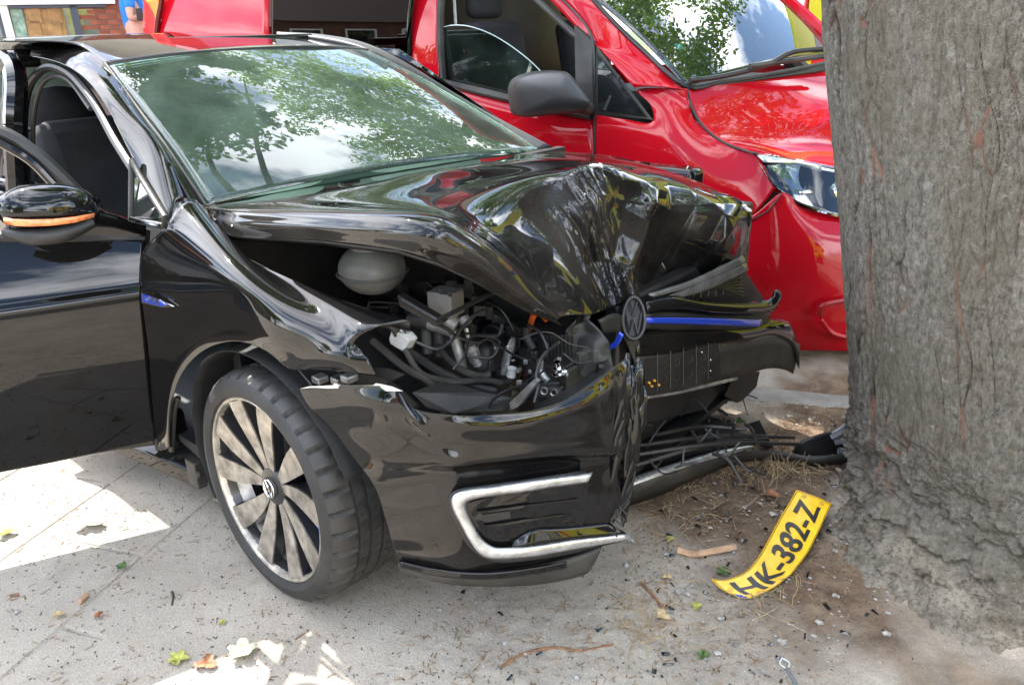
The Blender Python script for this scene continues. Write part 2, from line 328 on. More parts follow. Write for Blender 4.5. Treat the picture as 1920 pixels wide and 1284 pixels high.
def bark_mat():
    m = bpy.data.materials.new('bark'); m.use_nodes = True; t = m.node_tree; b = t.nodes['Principled BSDF']; l = t.links.new
    b.inputs['Roughness'].default_value = .95; b.inputs['Specular IOR Level'].default_value = .1
    tc = N(t, 'ShaderNodeTexCoord'); at = N(t, 'ShaderNodeAttribute', attribute_name='crack'); at2 = N(t, 'ShaderNodeAttribute', attribute_name='foot')
    def ns(s, d, r, sc=(1, 1, 1)):
        mp = N(t, 'ShaderNodeMapping'); mp.inputs['Scale'].default_value = sc; l(tc.outputs['Object'], mp.inputs[0]); n = N(t, 'ShaderNodeTexNoise', Scale=s, Detail=d, Roughness=r); l(mp.outputs[0], n.inputs['Vector']); return n.outputs[0]
    def ramp(i, a, b_, ca, cb):
        r = N(t, 'ShaderNodeValToRGB'); l(i, r.inputs[0]); e = r.color_ramp.elements; e[0].position = a; e[1].position = b_; e[0].color = ca+(1,); e[1].color = cb+(1,); return r.outputs[0]
    def mix(f, a, c):
        x = N(t, 'ShaderNodeMixRGB'); l(f, x.inputs[0])
        for i, q in ((1, a), (2, c)):
            if isinstance(q, tuple): x.inputs[i].default_value = q+(1,)
            else: l(q, x.inputs[i])
        return x.outputs[0]
    K, O = (0., 0., 0.), (1., 1., 1.)
    c = ramp(ns(75, 8, .78, (1, 1, .6)), .36, .66, (.10, .09, .076), (.33, .305, .265))
    c = mix(ramp(ns(34, 5, .7, (1, 1, .12)), .56, .68, K, (.6, .6, .6)), c, (.075, .065, .055))
    c = mix(ramp(ns(5, 7, .7, (1, 1, .5)), .42, .62, K, (.65, .65, .65)), c, (.15, .135, .095))
    c = mix(ramp(ns(26, 6, .7), .59, .68, K, (.6, .6, .6)), c, (.38, .37, .34))
    c = mix(ramp(ns(8, 7, .75), .655, .70, K, (.7, .7, .7)), c, (.24, .22, .05))
    cr_ = ramp(at.outputs['Fac'], .35, .8, K, O); rc = ramp(ns(5, 3, .5), .42, .55, (.06, .05, .042), (.30, .16, .115)); c = mix(cr_, c, rc)
    ff = ramp(at2.outputs['Fac'], .15, .7, K, (.92, .92, .92)); fc = mix(ramp(ns(95, 5, .7), .50, .60, K, (.7, .7, .7)), ramp(ns(13, 9, .8), .36, .58, (.15, .125, .095), (.42, .37, .30)), (.13, .10, .075)); c = mix(ff, c, fc)
    l(c, b.inputs['Base Color'])
    a = N(t, 'ShaderNodeMath', operation='MULTIPLY_ADD'); l(ns(90, 7, .75, (1, 1, .6)), a.inputs[0]); a.inputs[1].default_value = 1; l(ns(330, 3, .6, (1, 1, .8)), a.inputs[2])
    bp = N(t, 'ShaderNodeBump', Strength=1, Distance=.010); l(a.outputs[0], bp.inputs['Height']); l(bp.outputs[0], b.inputs['Normal'])
    return m
BARK = bark_mat(); LEAF = mat('leaf_green', (.04, .10, .012), .55, var=.4, vs_=.8, col2=(.09, .17, .02)); LEAF2 = mat('leaf_dark', (.02, .05, .012), .6, var=.4, vs_=.8)
for lm in (LEAF, LEAF2):           # thin leaves let light through
    t = lm.node_tree; tl = N(t, 'ShaderNodeBsdfTranslucent'); tl.inputs[0].default_value = (.28, .48, .03, 1); mxs = N(t, 'ShaderNodeMixShader'); mxs.inputs[0].default_value = .4
    ou = t.nodes['Material Output']; t.links.new(t.nodes['Principled BSDF'].outputs[0], mxs.inputs[1]); t.links.new(tl.outputs[0], mxs.inputs[2]); t.links.new(mxs.outputs[0], ou.inputs[0])
tree = thing('tree', 'thick grey furrowed tree trunk at the right with flared sandy roots', 'tree', (TBX, TBY, 0))
def build_trunk():
    view = CAMP[:2]-np.array([TBX, TBY]); va = math.atan2(view[1], view[0]); NZ, NA = 760, 560; HT = 2.3; V = []; CR = []; FT = []
    for i in range(NZ):
        z = -.05+HT*i/(NZ-1); c, r0 = tcen(z); e = max(0, 1-z/.42)
        for j in range(NA):
            # dense on the camera side
            u = j/(NA-1)*2-1; a = va+PI*(.35*u+.65*u**3) ; ca, sa = cos(a), sin(a)
            s = (a-va)*r0                                     # arc length
            p3 = Vector((ca*r0*9, sa*r0*9, z*1.5)); wob = noise.noise(Vector((ca*r0*4, sa*r0*4, z*3)))*.05
            wb2 = noise.noise(Vector((ca*r0*9, sa*r0*9, z*5)))
            pz = Vector((ca*r0*17+wob*16+wb2*.35, sa*r0*17+wob*16+wb2*.35, z*1.25))
            d, _ = noise.voronoi(pz, distance_metric='DISTANCE', exponent=2.5)
            ridge = min(1, (d[1]-d[0])*3.2)
            pz2 = Vector((ca*r0*42+wb2*1.8, sa*r0*42+wb2*1.8, z*4.2)); d2, _ = noise.voronoi(pz2); rd2 = min(1, (d2[1]-d2[0])*3.5)
            m = .5+.5*noise.noise(Vector((ca*r0*7, sa*r0*7, z*2.6))); m = max(0, min(1, (m-.30)*4))
            lft = max(0, min(1, (-(a-va)-.50)*2.4)); k = .85*m+.9*lft
            crk = max(max(0, 1-ridge/(.20+.2*lft))*min(1, k), .45*max(0, 1-rd2/.16)*max(0, min(1, 3*noise.noise(Vector((ca*r0*5, sa*r0*5, z*1.1+7)))+.3)))
            h = -(.006+.009*lft)*crk-.0022*max(0, 1-rd2/.3)*(.5+lft)+.010*noise.noise(p3)*.5+.0022*noise.noise(Vector((ca*r0*80, sa*r0*80, z*18)))+.001*noise.noise(Vector((ca*r0*190, sa*r0*190, z*60)))
            h += .012*lft*noise.noise(Vector((ca*r0*14, sa*r0*14, z*2.2)))
            fl = 0
            if e > 0:
                lob = .55+.30*cos(3*(a-va)+.9)+.30*noise.noise(Vector((ca*1.6, sa*1.6, 4)))
                kk = max(0, min(1, (a-va+.35)/.7)); fl = e**4*(.34+.30*kk)*lob
                lump = noise.fractal(Vector((ca*r0*5, sa*r0*5, z*6)), .7, 2.2, 5); zk = min(1, max(0, z/.10)); hb4 = h; h += e*.06*lump; d3, _ = noise.voronoi(Vector((ca*r0*9+lump, sa*r0*9, z*16+lump))); h += e*.07*min(.5, d3[1]-d3[0])-.015*e+e*.016*noise.noise(Vector((ca*r0*45, sa*r0*45, z*60)))+e*.009*noise.noise(Vector((ca*r0*110, sa*r0*110, z*130)))
                h = hb4+(h-hb4)*(.25+.75*zk); crk *= (1-e*.5)
            r = r0+h+fl; V.append((c[0]+ca*r, c[1]+sa*r, z)); CR.append(crk); FT.append(min(1, e*(.55+.9*max(0, 1-z/.16))))
    A = np.array(V).reshape(NZ, NA, 3); mb = MB().grid(A)
    me = bpy.data.meshes.new('trunk'); me.from_pydata([(x-TBX, y-TBY, z) for x, y, z in mb.v], [], mb.f); me.materials.append(BARK); me.shade_smooth()
    at = me.attributes.new('crack', 'FLOAT', 'POINT'); at.data.foreach_set('value', CR); at = me.attributes.new('foot', 'FLOAT', 'POINT'); at.data.foreach_set('value', FT)
    o = bpy.data.objects.new('trunk', me); COL.objects.link(o); o.parent = tree
build_trunk()
BRK2 = mat('bark_plain', (.13, .12, .1), .95, var=.4, vs_=20, bump=.01, bs=40)
c1, r1 = tcen(2.2); mb = MB()
top = [np.array([*tcen(z)[0], z]) for z in (2.15, 3, 4, 5.2)]; mb.tube(top, [.52, .46, .38, .3], 20)
emit('upper_trunk', mb, BRK2, tree)
T5 = top[-1]; limbs = []
def leafmesh(name, clumps, m, parent, per, size, seedv=1):
    rng = np.random.RandomState(seedv); V = []; F = []
    for c, rad in clumps:
        for _ in range(per):
            d = rng.normal(size=3); d /= np.linalg.norm(d); p = c+d*rad*rng.uniform(.2, 1)**.6
            if not sun_ok(p): continue
            a = rng.normal(size=3); a /= np.linalg.norm(a); b = np.cross(a, rng.normal(size=3)); b /= np.linalg.norm(b); s = size*rng.uniform(.6, 1.2); o = len(V)
            V += [p-a*s, p+b*s*.5, p+a*s, p-b*s*.5]; F.append((o, o+1, o+2, o+3))
    me = bpy.data.meshes.new(name); w0 = parent_loc(parent); me.from_pydata([tuple(v-np.array(w0)) for v in V], [], F); me.materials.append(m)
    o = bpy.data.objects.new(name, me); COL.objects.link(o); o.parent = parent; return o
LIT = []                            # gaps in the crown, given by where the sun passing through them lands
def litpoly(pts): LIT.append([W(*p)[:2] if len(p) == 2 else p[:2] for p in pts])
litpoly([(-420, 830), (120, 912), (380, 1035), (365, 1070), (0, 1140), (-450, 1200)])
litpoly([(475, 1165), (640, 1225), (800, 1300), (560, 1420), (-100, 1420), (340, 1225), (460, 1215)])
litpoly([(1340, 770), (1420, 775), (1520, 810), (1600, 840), (1590, 860), (1400, 830)])
def inpoly(x, y, P):
    r = False; n = len(P)
    for i in range(n):
        a, b = P[i], P[i-1]
        if (a[1] > y) != (b[1] > y) and x < (b[0]-a[0])*(y-a[1])/(b[1]-a[1])+a[0]: r = not r
    return r
S3 = np.array(SUND)
def sun_ok(p):
    q = p-S3*(p[2]/S3[2])
    for P in LIT:
        if inpoly(q[0], q[1], P): return False
    # van bonnet rear part and roof get sun
    q = p-S3*((p[2]-1.1)/S3[2])
    if -.15 < q[0] < .9 and 1.6 < q[1] < 2.7 and q[1] < 2.5 and q[0] > .2+.3*(q[1]-1.6) - .3: return False
    return True
rng = np.random.RandomState(3); cl = []
shade_c = lambda x, y, h: np.array([x, y, 0.])+S3*(h/S3[2])
for i in range(120):                # unseen crown part, placed up-sun to shade the trunk and the soil round it
    x, y, z = rng.uniform(.9, 2.3), rng.uniform(-.7, 1.6), rng.uniform(0, 1.9); h = rng.uniform(5.4, 7.2); p = np.array([x, y, z])+S3*((h-z)/S3[2]); cl.append((p, rng.uniform(.3, .5)))
for i in range(75):  # unseen leaf clumps added up-sun to shade the road by the van
    x, y = rng.uniform(-.6, 1.6), rng.uniform(.98, 2.3); h = rng.uniform(5.4, 7.0); cl.append((np.array([x, y, -.05])+S3*(h/S3[2]), rng.uniform(.25, .45)))
for i in range(95):                 # crown part above and behind the trunk
    a = rng.uniform(-1.9, 1.5); r = 5.5*math.sqrt(rng.uniform()); cl.append((np.array([TBX+1.0+r*cos(a), TBY+.3+r*sin(a), rng.uniform(6.2, 10.5)]), rng.uniform(.4, .8)))
leafmesh('crown', cl, LEAF, tree, 105, .085, 5)
mb = MB()
for i in range(3):
    c = cl[rng.randint(len(cl))][0]; mid = (T5+c)/2+np.array([rng.uniform(-.4, .4), rng.uniform(-.4, .4), .8]); mb.tube([T5-np.array([0, 0, .2]), mid, c], [.12, .05, .012], 7)
emit('limb', mb, BRK2, tree)
# ================================================================ BLACK CAR
car = thing('crashed_car', 'glossy black hatchback with open front door and crumpled bonnet, stopped against the tree', 'car', (-.6, 0, 0))
def sheet(name, rows, m, nu=40, nv=40, parent=None, thick=.004, noise_amp=0, nscale=6, fn=None, axis='y', sm=12, **k):
    A = lap(surf(rows, nu, nv, axis), sm)
    if noise_amp:
        for i in range(A.shape[0]):
            for j in range(A.shape[1]): A[i, j] += CF*noise_amp*noise.noise(Vector(A[i, j]*nscale))
    if fn: A = fn(A)
    return emit(name, MB().grid(A), m, parent or car, thick=thick, off=0, angle=60, **k)
# ---- front wing (fender)
F = []   # columns: inner lip, flare, mid, crease, shoulder, top edge
def col_(a, b, c, d, e): F.append([a, b, c, d, e])
col_((322, 838, -.872), (318, 838, -.885), (312, 842, -.885), (304, 844, -.88), (297, 845, -.872))
col_((322, 775, -.885), (316, 772, -.892), (305, 768, -.888), (295, 764, -.88), (288, 760, -.872))
col_((331, 725, -.89), (322, 715, -.895), (310, 700, -.893), (293, 680, -.882), (280, 660, -.872))
col_((352, 685, -.89), (340, 668, -.896), (318, 640, -.895), (292, 600, -.885), (268, 560, -.872))
col_((387, 654, -.89), (376, 628, -.896), (350, 590, -.892), (310, 530, -.88), (266, 480, -.868))
col_((430, 640, -.89), (426, 606, -.896), (400, 560, -.888), (355, 490, -.872), (314, 424, -.848))
col_((470, 644, -.89), (472, 612, -.896), (462, 565, -.885), (425, 498, -.868), (348, 374, -.772))
col_((505, 660, -.89), (520, 634, -.896), (520, 590, -.885), (490, 530, -.850), (388, 395, -.735))
col_((543, 690, -.88), (560, 668, -.887), (585, 625, -.875), (560, 565, -.838), (436, 468, -.775))
col_((590, 692, -.87), (605, 672, -.885), (630, 640, -.865), (625, 590, -.828), (535, 518, -.79))
col_((650, 696, -.86), (655, 680, -.87), (655, 650, -.86), (672, 613, -.84), (650, 567, -.785))
col_((705, 702, -.84), (688, 670, -.845), (668, 637, -.84), (705, 614, -.82), (768, 602, -.775))
sheet('front_wing', F, PAINT, 110, 60, sm=25, noise_amp=.006, nscale=4)
# headlamp opening back wall, flange under wing top edge
emit('wing_flange', MB().grid(np.array([[W(388, 396, 'y', -.73), W(436, 470, 'y', -.77), W(535, 520, 'y', -.785), W(650, 569, 'y', -.78), W(768, 604, 'y', -.77)],
    [W(400, 440, 'y', -.69), W(440, 490, 'y', -.72), W(535, 545, 'y', -.74), W(650, 590, 'y', -.74), W(768, 620, 'y', -.74)]])), PLAST, car, thick=.003, off=0)
# ---- bonnet
H = [
 [(388,396,-.72),(384,392,-.70),(383,388,-.69),(470,372,-.5),(620,347,-.25),(780,320,0),(900,300,.3),(1037,284,.69)],
 [(428,441,-.765),(440,412,-.76),(470,386,-.72),(600,366,-.5),(760,335,-.2),(900,312,0),(1010,298,.3),(1140,293,.66)],
 [(600,450,-.785),(620,422,-.785),(640,393,-.735),(740,385,-.5),(880,345,-.2),(1000,318,0),(1100,303,.3),(1205,308,.64)],
 [(745,468,-.775),(775,435,-.775),(800,401,-.72),(870,405,-.48),(975,345,-.2),(1075,317,.02),(1180,315,.3),(1285,332,.62)],
 [(822,492,-.735),(850,462,-.735),(872,432,-.68),(930,450,-.46),(1000,405,-.22),(1108,312,0.0),(1235,345,.3),(1345,358,.6)],
 [(885,522,-.665),(912,502,-.665),(938,482,-.61),(985,500,-.43),(1035,455,-.22),(1118,390,-.05),(1265,400,.3),(1402,392,.6)],
 [(975,573,-.545),(990,560,-.545),(1003,547,-.5),(1030,548,-.40),(1075,525,-.22),(1142,478,-.05),(1270,465,.28),(1404,440,.6)],
 [(1042,600,-.42),(1046,597,-.42),(1050,594,-.4),(1080,590,-.3),(1115,588,-.2),(1180,562,0),(1260,545,.28),(1396,495,.6)]]
def tri(x): x -= math.floor(x); return 2*abs(2*x-1)-1
def crumple(A):
    n, m = A.shape[:2]; out = A.copy()
    for i in range(n):
        for j in range(m):
            p = A[i, j]; x, y = proj(p)
            # distance to the crease from peak to badge
            cx = np.interp(y, [300, 400, 480, 560, 600], [1105, 1085, 1110, 1165, 1185]); d = x-cx
            k = math.exp(-((d-8)/36)**2)*min(1, max(0, (y-300)/40)); kr = (1/(1+math.exp(-(d-10)/18)))*min(1, max(0, (y-338)/50))*min(1, max(.15, (1405-x)/60))
            kl = (1/(1+math.exp((d+10)/25)))*min(1, max(0, (y-380)/120))*.2
            wx = .25*noise.noise(Vector((p[1]*3.1, p[2]*3.1, 2)))
            Y, Z = p[1]+p[0]*.25+.10*wx, p[2]-.2*p[0]
            fold = 0
            for a_, per, ph, am in ((.5, .47, .13, .034), (1.25, .36, .55, .030), (-.85, .31, .31, .028), (2.5, .20, .7, .012), (.95, .15, .2, .005)):
                fold += am*tri((Y*cos(a_)+Z*sin(a_)+.02*wx)/per+ph)
            fine = 0
            for a_, per, ph, am in ((.1, .035, .1, .012), (.9, .052, .4, .011), (-.6, .045, .8, .010), (.35, .021, .3, .005)):
                fine += am*tri((Y*cos(a_)+Z*.45*sin(a_)+.012*noise.noise(Vector(p*14)))/per+ph)
            h = k*(fine*.5-.010) + kr*fold*1.45 + .2*kr*k*fine
            h += .004*noise.noise(Vector((p[0]*4, p[1]*4, 1)))*min(1, max(0, (x-560)/200))
            out[i, j] = p-CF*h
    return out
hood = sheet('bonnet', H, PAINTH, 300, 340, sm=60, fn=crumple, thick=.004)
# torn bare metal rim along the crease
mb = MB(); rr = np.random.RandomState(5)
for a, b in (((1105, 312), (1130, 318)), ((1078, 350), (1092, 335)), ((1380, 385), (1405, 400))):
    P_ = [W(a[0]+(b[0]-a[0])*t+rr.uniform(-3, 3), a[1]+(b[1]-a[1])*t+rr.uniform(-3, 3), 'y', .0 if a[0] < 1200 else .58)-CF*.03 for t in np.linspace(0, 1, 6)]; mb.tube(P_, [.002, .006, .004, .007, .002], 5)
struct(emit('torn_edge', mb, STEELW, car), 'stuff')
# underside lip of the bonnet
mb = MB(); up = [r[0] for r in H]; mb.grid(np.array([[W(p[0], p[1], 'y', p[2]+.004)-CU*.002 for p in up], [W(p[0]+10, p[1]+9, 'y', p[2]+.06) for p in up]])); emit('bonnet_lip', mb, PLAST, car, thick=.004, off=0)
# ---- A pillar, roof rail, roof
AP = [[(0,101,-.66),(90,112,-.68),(152,141,-.70),(200,200,-.73),(246,290,-.77),(315,420,-.84)],
      [(0,96,-.64),(100,101,-.655),(170,130,-.67),(225,200,-.71),(268,275,-.75),(322,400,-.82)],
      [(0,86,-.61),(110,90,-.625),(188,128,-.64),(250,210,-.69),(296,270,-.725),(335,378,-.78)],
      [(0,78,-.56),(135,82,-.58),(196,120,-.615),(262,210,-.655),(316,283,-.685),(383,388,-.69)]]
# pillar follows the body side; x,z come out of the plane hints
sheet('a_pillar', AP, PAINT, 30, 60)
RF = [[(0,78,-1.35,'x'),(135,82,-1.25,'x'),(196,119,-1.05,'x')],
      [(0,74,-1.6,'x'),(240,70,-1.6,'x'),(330,101,-1.04,'x')],
      [(0,71,-1.9,'x'),(330,64,-1.8,'x'),(470,91,-1.04,'x')],
      [(300,66,-2.0,'x'),(480,64,-1.8,'x'),(590,88,-1.06,'x')],
      [(520,66,-2.0,'x'),(600,72,-1.6,'x'),(692,93,-1.15,'x')]]
sheet('roof', [[(p[0], p[1], p[2], 'x') for p in r] for r in RF], GLOSSB, 40, 40)
AL = [[(520,64,-1.9,'x'),(610,70,-1.5,'x'),(700,90,-1.17,'x'),(800,143,.64),(900,205,.68),(1035,276,.71)],
      [(520,68,-1.85,'x'),(600,74,-1.45,'x'),(688,96,-1.15,'x'),(785,150,.62),(885,215,.655),(1018,284,.69)]]
sheet('far_pillar', AL, PLAST, 12, 60, thick=.02)
# ---- windscreen
WS = [[(196,119,-1.05,'x'),(330,101,-1.06,'x'),(470,91,-1.08,'x'),(590,89,-1.11,'x'),(690,93,-1.15,'x')],
      [(385,385,-.685),(530,362,-.38),(690,333,-.03),(850,306,.34),(1020,283,.69)]]
WA = surf(WS, 30, 40)
_c = [WA[0, 0], WA[0, -1], WA[-1, 0], WA[-1, -1]]
for i in range(30):
    for j in range(40):
        s_, t_ = j/39, i/29; flat = (_c[0]*(1-s_)+_c[1]*s_)*(1-t_)+(_c[2]*(1-s_)+_c[3]*s_)*t_
        WA[i, j] = flat+np.array([.72, 0, .69])*(.05*(1-(2*s_-1)**2)+.02*(1-(2*t_-1)**2))
WSC = WA
emit('windscreen', MB().grid(WA), WSG, car, thick=.004)
emit('windscreen_border', MB().grid(surf([[(196,117,-1.05,'x'),(330,99,-1.04,'x'),(470,89,-1.04,'x'),(590,86,-1.06,'x'),(690,92,-1.15,'x')],[(198,124,-1.05,'x'),(332,106,-1.04,'x'),(472,96,-1.04,'x'),(592,93,-1.06,'x'),(690,98,-1.15,'x')]], 3, 30)), PLAST, car, thick=.006)
mb = MB(); mb.tube([W(*p[:2], 'y', p[2]) for p in ((196,119,-.618),(262,210,-.655),(316,283,-.685),(386,387,-.69))], .006, 6); mb.tube([W(386,388,'y',-.69), W(530,363,'y',-.38), W(690,334,'y',-.03), W(850,307,'y',.34), W(1022,283,'y',.69)], .007, 6)
emit('windscreen_seal', mb, PLAST, car)
# damage marks in the glass
mb = MB(); rr = np.random.RandomState(8)
for c, r in (((250, 160), 22), ((235, 150), 14)):
    for k in range(60):
        a = rr.uniform(0, 6.28); x, y = c[0]+rr.normal()*r*.5, c[1]+rr.normal()*r*.35
        z_ = W(x, y, 'y', -.60)-CF*.012; mb.box(z_, rr.uniform(.001, .006, 3), np.array(Matrix.Rotation(a, 3, 'X')))
struct(emit('shattered_glass', mb, WHITEP, car), 'stuff')
# ---- cabin
cb = MB(); inner = lambda px, py, a, v: W(px, py, a, v)
dash = MB(); dash.box((-.62, 0, .74), (.55, 1.36, .34)); emit('dashboard', dash, DASH, car, bevel=.05)
dt = MB(); dt.box((-.52, 0, .925), (.50, 1.34, .03)); emit('dashboard_top', dt, mat('dash_grey', (.10, .12, .11), .8), car, bevel=.01)
fl = MB(); fl.box((-1.5, 0, .2), (2.6, 1.6, .06)); fl.box((-1.5, .83, .55), (2.6, .05, .7)); fl.box((-2.9, 0, .55), (.06, 1.6, .75)); emit('cabin_floor', fl, DASH, car)
for y in (-.38, .38):
    s = emit('seat', MB().box((-1.45, y, .48), (.52, .5, .18)), CLOTH, car, bevel=.06)
    emit('seat_back', MB().box((-1.75, y, .82), (.16, .5, .62), [[.97, 0, .25], [0, 1, 0], [-.25, 0, .97]]), CLOTH, s, bevel=.06)
emit('rear_seat', MB().box((-2.5, 0, .75), (.2, 1.3, .55), [[.97, 0, .25], [0, 1, 0], [-.25, 0, .97]]), CLOTH, car, bevel=.06)
# the near headrest, as in the door opening
c = W(118, 215, 'y', -.36); emit('headrest', MB().ball(c, (.09, .155, .12), 12), CLOTH, car)
c = W(155, 250, 'y', -.1); emit('headrest', MB().ball(c, (.08, .11, .09), 12), CLOTH, car)
stw = MB(); c = W(500, 175, 'x', -1.02); cc = np.array([-.98, .37, .93]); ax = np.array([-.9, 0, .42]); ax /= np.linalg.norm(ax)
stw.lathe([(.175+.016*cos(a), .016*sin(a)) for a in np.linspace(0, 2*PI, 9)], cc, ax, 40); sw = emit('steering_wheel', stw, PLAST, car)
emit('spoke', MB().tube([cc+np.array([0, -.17, 0]), cc, cc+np.array([0, .17, 0])], .02, 8), PLAST, sw)
emit('airbag', MB().ball(W(505, 352, 'x', -.70), (.12, .20, .08), 14), BAG, car); emit('airbag', MB().ball(W(800, 300, 'x', -.62), (.13, .27, .09), 14), BAG, car)
emit('airbag', MB().ball((-1.02, .37, .90), (.08, .17, .14), 14), BAG, car)
mb = MB(); mb.box(W(548, 190, 'x', -.95), (.02, .22, .06)); rm = emit('rear_view_mirror', mb, PLAST, car, bevel=.01)
mb = MB(); mb.tube([W(540, 165, 'x', -.95), W(548, 190, 'x', -.95), W(552, 215, 'x', -.94)], .003, 5); mb.tube([W(560, 168, 'x', -.95), W(560, 195, 'x', -.95), W(552, 215, 'x', -.94)], .003, 5); emit('yellow_cord', mb, mat('yellow_cord', (.55, .5, .03), .6), rm)
mb = MB(); mb.box(W(554, 240, 'x', -.94), (.012, .03, .09)); emit('blue_freshener', mb, mat('blue_tag', (.02, .3, .5), .5), rm, bevel=.004)
# rear body, doors behind, side openings
SB = [[(-40,101,-.66),(0,101,-.66)], [(-40,600,-.86),(10,600,-.86)]]
# rear quarter / rear window through which daylight enters
bk = MB(); bk.box((-2.3, 0, 1.40), (1.5, 1.1, .03)); bk.box((-3.0, 0, .75), (.1, 1.5, .5)); 
for s in (-1, 1): bk.box((-2.35, s*.66, 1.36), (1.6, .08, .06)); bk.tube([(-2.9, s*.60, 1.36), (-3.2, s*.68, 1.0)], .045, 6); bk.box((-2.0, s*.80, .93), (2.2, .06, .06)) ; bk.tube([(-1.62, s*.68, 1.36), (-1.66, s*.78, .95)], .04, 6)
emit('rear_bodyshell', bk, GLOSSB, car, bevel=.01)
emit('rear_door', MB().box((-2.35, -.86, .60), (1.7, .04, .66)), PAINT, car, bevel=.02)
rt = MB(); rt.box((-.30, .8, .7), (1.2, .10, .45)); rt.box((-1.6, .88, .6), (2.4, .04, .66)); emit('far_body_side', rt, PAINT, car, bevel=.02)
rg = MB(); rg.add([(-2.93, -.56, 1.36), (-2.93, .56, 1.36), (-3.2, .62, 1.0), (-3.2, -.62, 1.0)], [(0, 1, 2, 3)]); emit('rear_window', rg, mat('heated_glass', (.25, .33, .3), .15, coat=1), car, thick=.004)
for a, b in ((-1.58, -1.05), (-2.7, -1.7)):
    pass
sg = MB(); sg.add([(-1.05, .62, 1.34), (-1.6, .66, 1.36), (-1.66, .84, .96), (-.5, .84, .96)], [(0, 1, 2, 3)]); sg.add([(-1.68, .66, 1.36), (-2.8, .62, 1.35), (-3.0, .82, .96), (-1.72, .84, .96)], [(0, 1, 2, 3)]); emit('far_side_glass', sg, SIDEG, car, thick=.003)
# B pillar and door opening rim seen left
mb = MB(); mb.tube([W(12, 112, 'y', -.70), W(30, 150, 'y', -.74), W(28, 260, 'y', -.80), W(40, 480, 'y', -.84)], .035, 8); emit('b_pillar', mb, PAINT, car)
mb = MB(); mb.tube([W(58, 420, 'y', -.74), W(45, 260, 'y', -.72), W(52, 170, 'y', -.68), W(85, 128, 'y', -.66), W(130, 138, 'y', -.67), W(175, 190, 'y', -.70), W(215, 262, 'y', -.73), W(258, 330, 'y', -.76)], .014, 8)
emit('door_seal', mb, PLAST, car)
mb = MB(); mb.tube([W(75, 420, 'y', -.70), W(62, 260, 'y', -.69), W(72, 175, 'y', -.66), (W(95, 145, 'y', -.65)), W(130, 152, 'y', -.65), W(170, 205, 'y', -.68)], .008, 8)
emit('inner_trim', mb, PLASTD, car)
mb = MB(); mb.box(W(150, 285, 'y', -.45), (.006, .006, .05)); emit('belt_buckle', mb, CHROME, car)
# ---- quarter glass
q = [(247,300,-.795),(262,330,-.80),(310,408,-.84),(308,425,-.845),(246,412,-.845)]
qp = [W(a, b, 'y', c) for a, b, c in q]
qr = MB(); qr.tube(qp+[qp[0]], .0085, 8, smooth=False); qf = emit('quarter_window', qr, PLASTD, car)
emit('pane', MB().prism(qp, (0, .006, 0)), mat('quarter_pane', (.01, .012, .012), .05, coat=1), qf, smooth=False)
mb = MB(); mb.tube([W(246, 411, 'y', -.85), W(300, 424, 'y', -.855)], .007, 8); emit('lower_trim', mb, CHROME, qf)
# ---- sill
mb = MB(); a, b = W(372, 915, 'z', .10), W(238, 858, 'z', .12); b = a+(b-a)*2.2
mb.prism([a, a+np.array([0, .0, .055]), a+np.array([0, .06, .10]), a+np.array([0, .12, .0])], b-a); emit('sill_skirt', mb, GLOSSB, car, bevel=.006)
mb = MB(); mb.box((-1.9, -.80, .25), (2.5, .08, .12)); emit('sill', mb, PAINT, car, bevel=.02)
# wheel arch liner
hub = W(495, 903, 'y', -.876); hub[2] = .320
mb = MB(); mb.lathe([(.40, .01), (.39, -.05), (.385, -.30)], (-.03, -.86, .33), (0, 1, 0), 40, 0, 2*PI); 
A = []
for h in np.linspace(0.02, .34, 12):
    A.append([(-.03+.385*cos(t)*(1+.01*sin(20*t)), -.87+h, .31+.375*sin(t)) for t in np.linspace(.42, PI+.5, 60)])
emit('arch_liner', MB().grid(np.array(A)), LINER, car, thick=.004)
mb = MB(); mb.box((-.0, -.26, .4), (.8, .02, .9)); emit('inner_wing', mb, PLAST, car)
mb = MB(); mb.tube([W(322, 845, 'y', -.86), W(326, 775, 'y', -.87), W(334, 745, 'y', -.87)], .01, 6); mb.box(W(368, 885, 'y', -.84), (.06, .03, .09)); mb.ball(W(372, 890, 'y', -.865), .012, 5); emit('liner_bracket', mb, PLASTD, car, bevel=.004)
# ---- wheel
WR, RR = .322, .240
steer = Matrix.Rotation(math.radians(-1.5), 3, 'Z') @ Matrix.Rotation(math.radians(-2.0), 3, 'X')
wheel_o = []
def wemit(name, mb, m, parent, **k):
    V = np.array(mb.v); Rm = np.array(steer); mb.v = [tuple(hub+Rm@(v-hub)) for v in V]; return emit(name, mb, m, parent, **k)
AX = np.array([0, -1., 0])           # outward axis
wroot = wemit('wheel', MB().lathe([(.02, -.16), (.10, -.15), (.19, -.16), (.246, -.20), (.246, -.02), (.253, .0)], hub, AX, 64), RIMB, car)
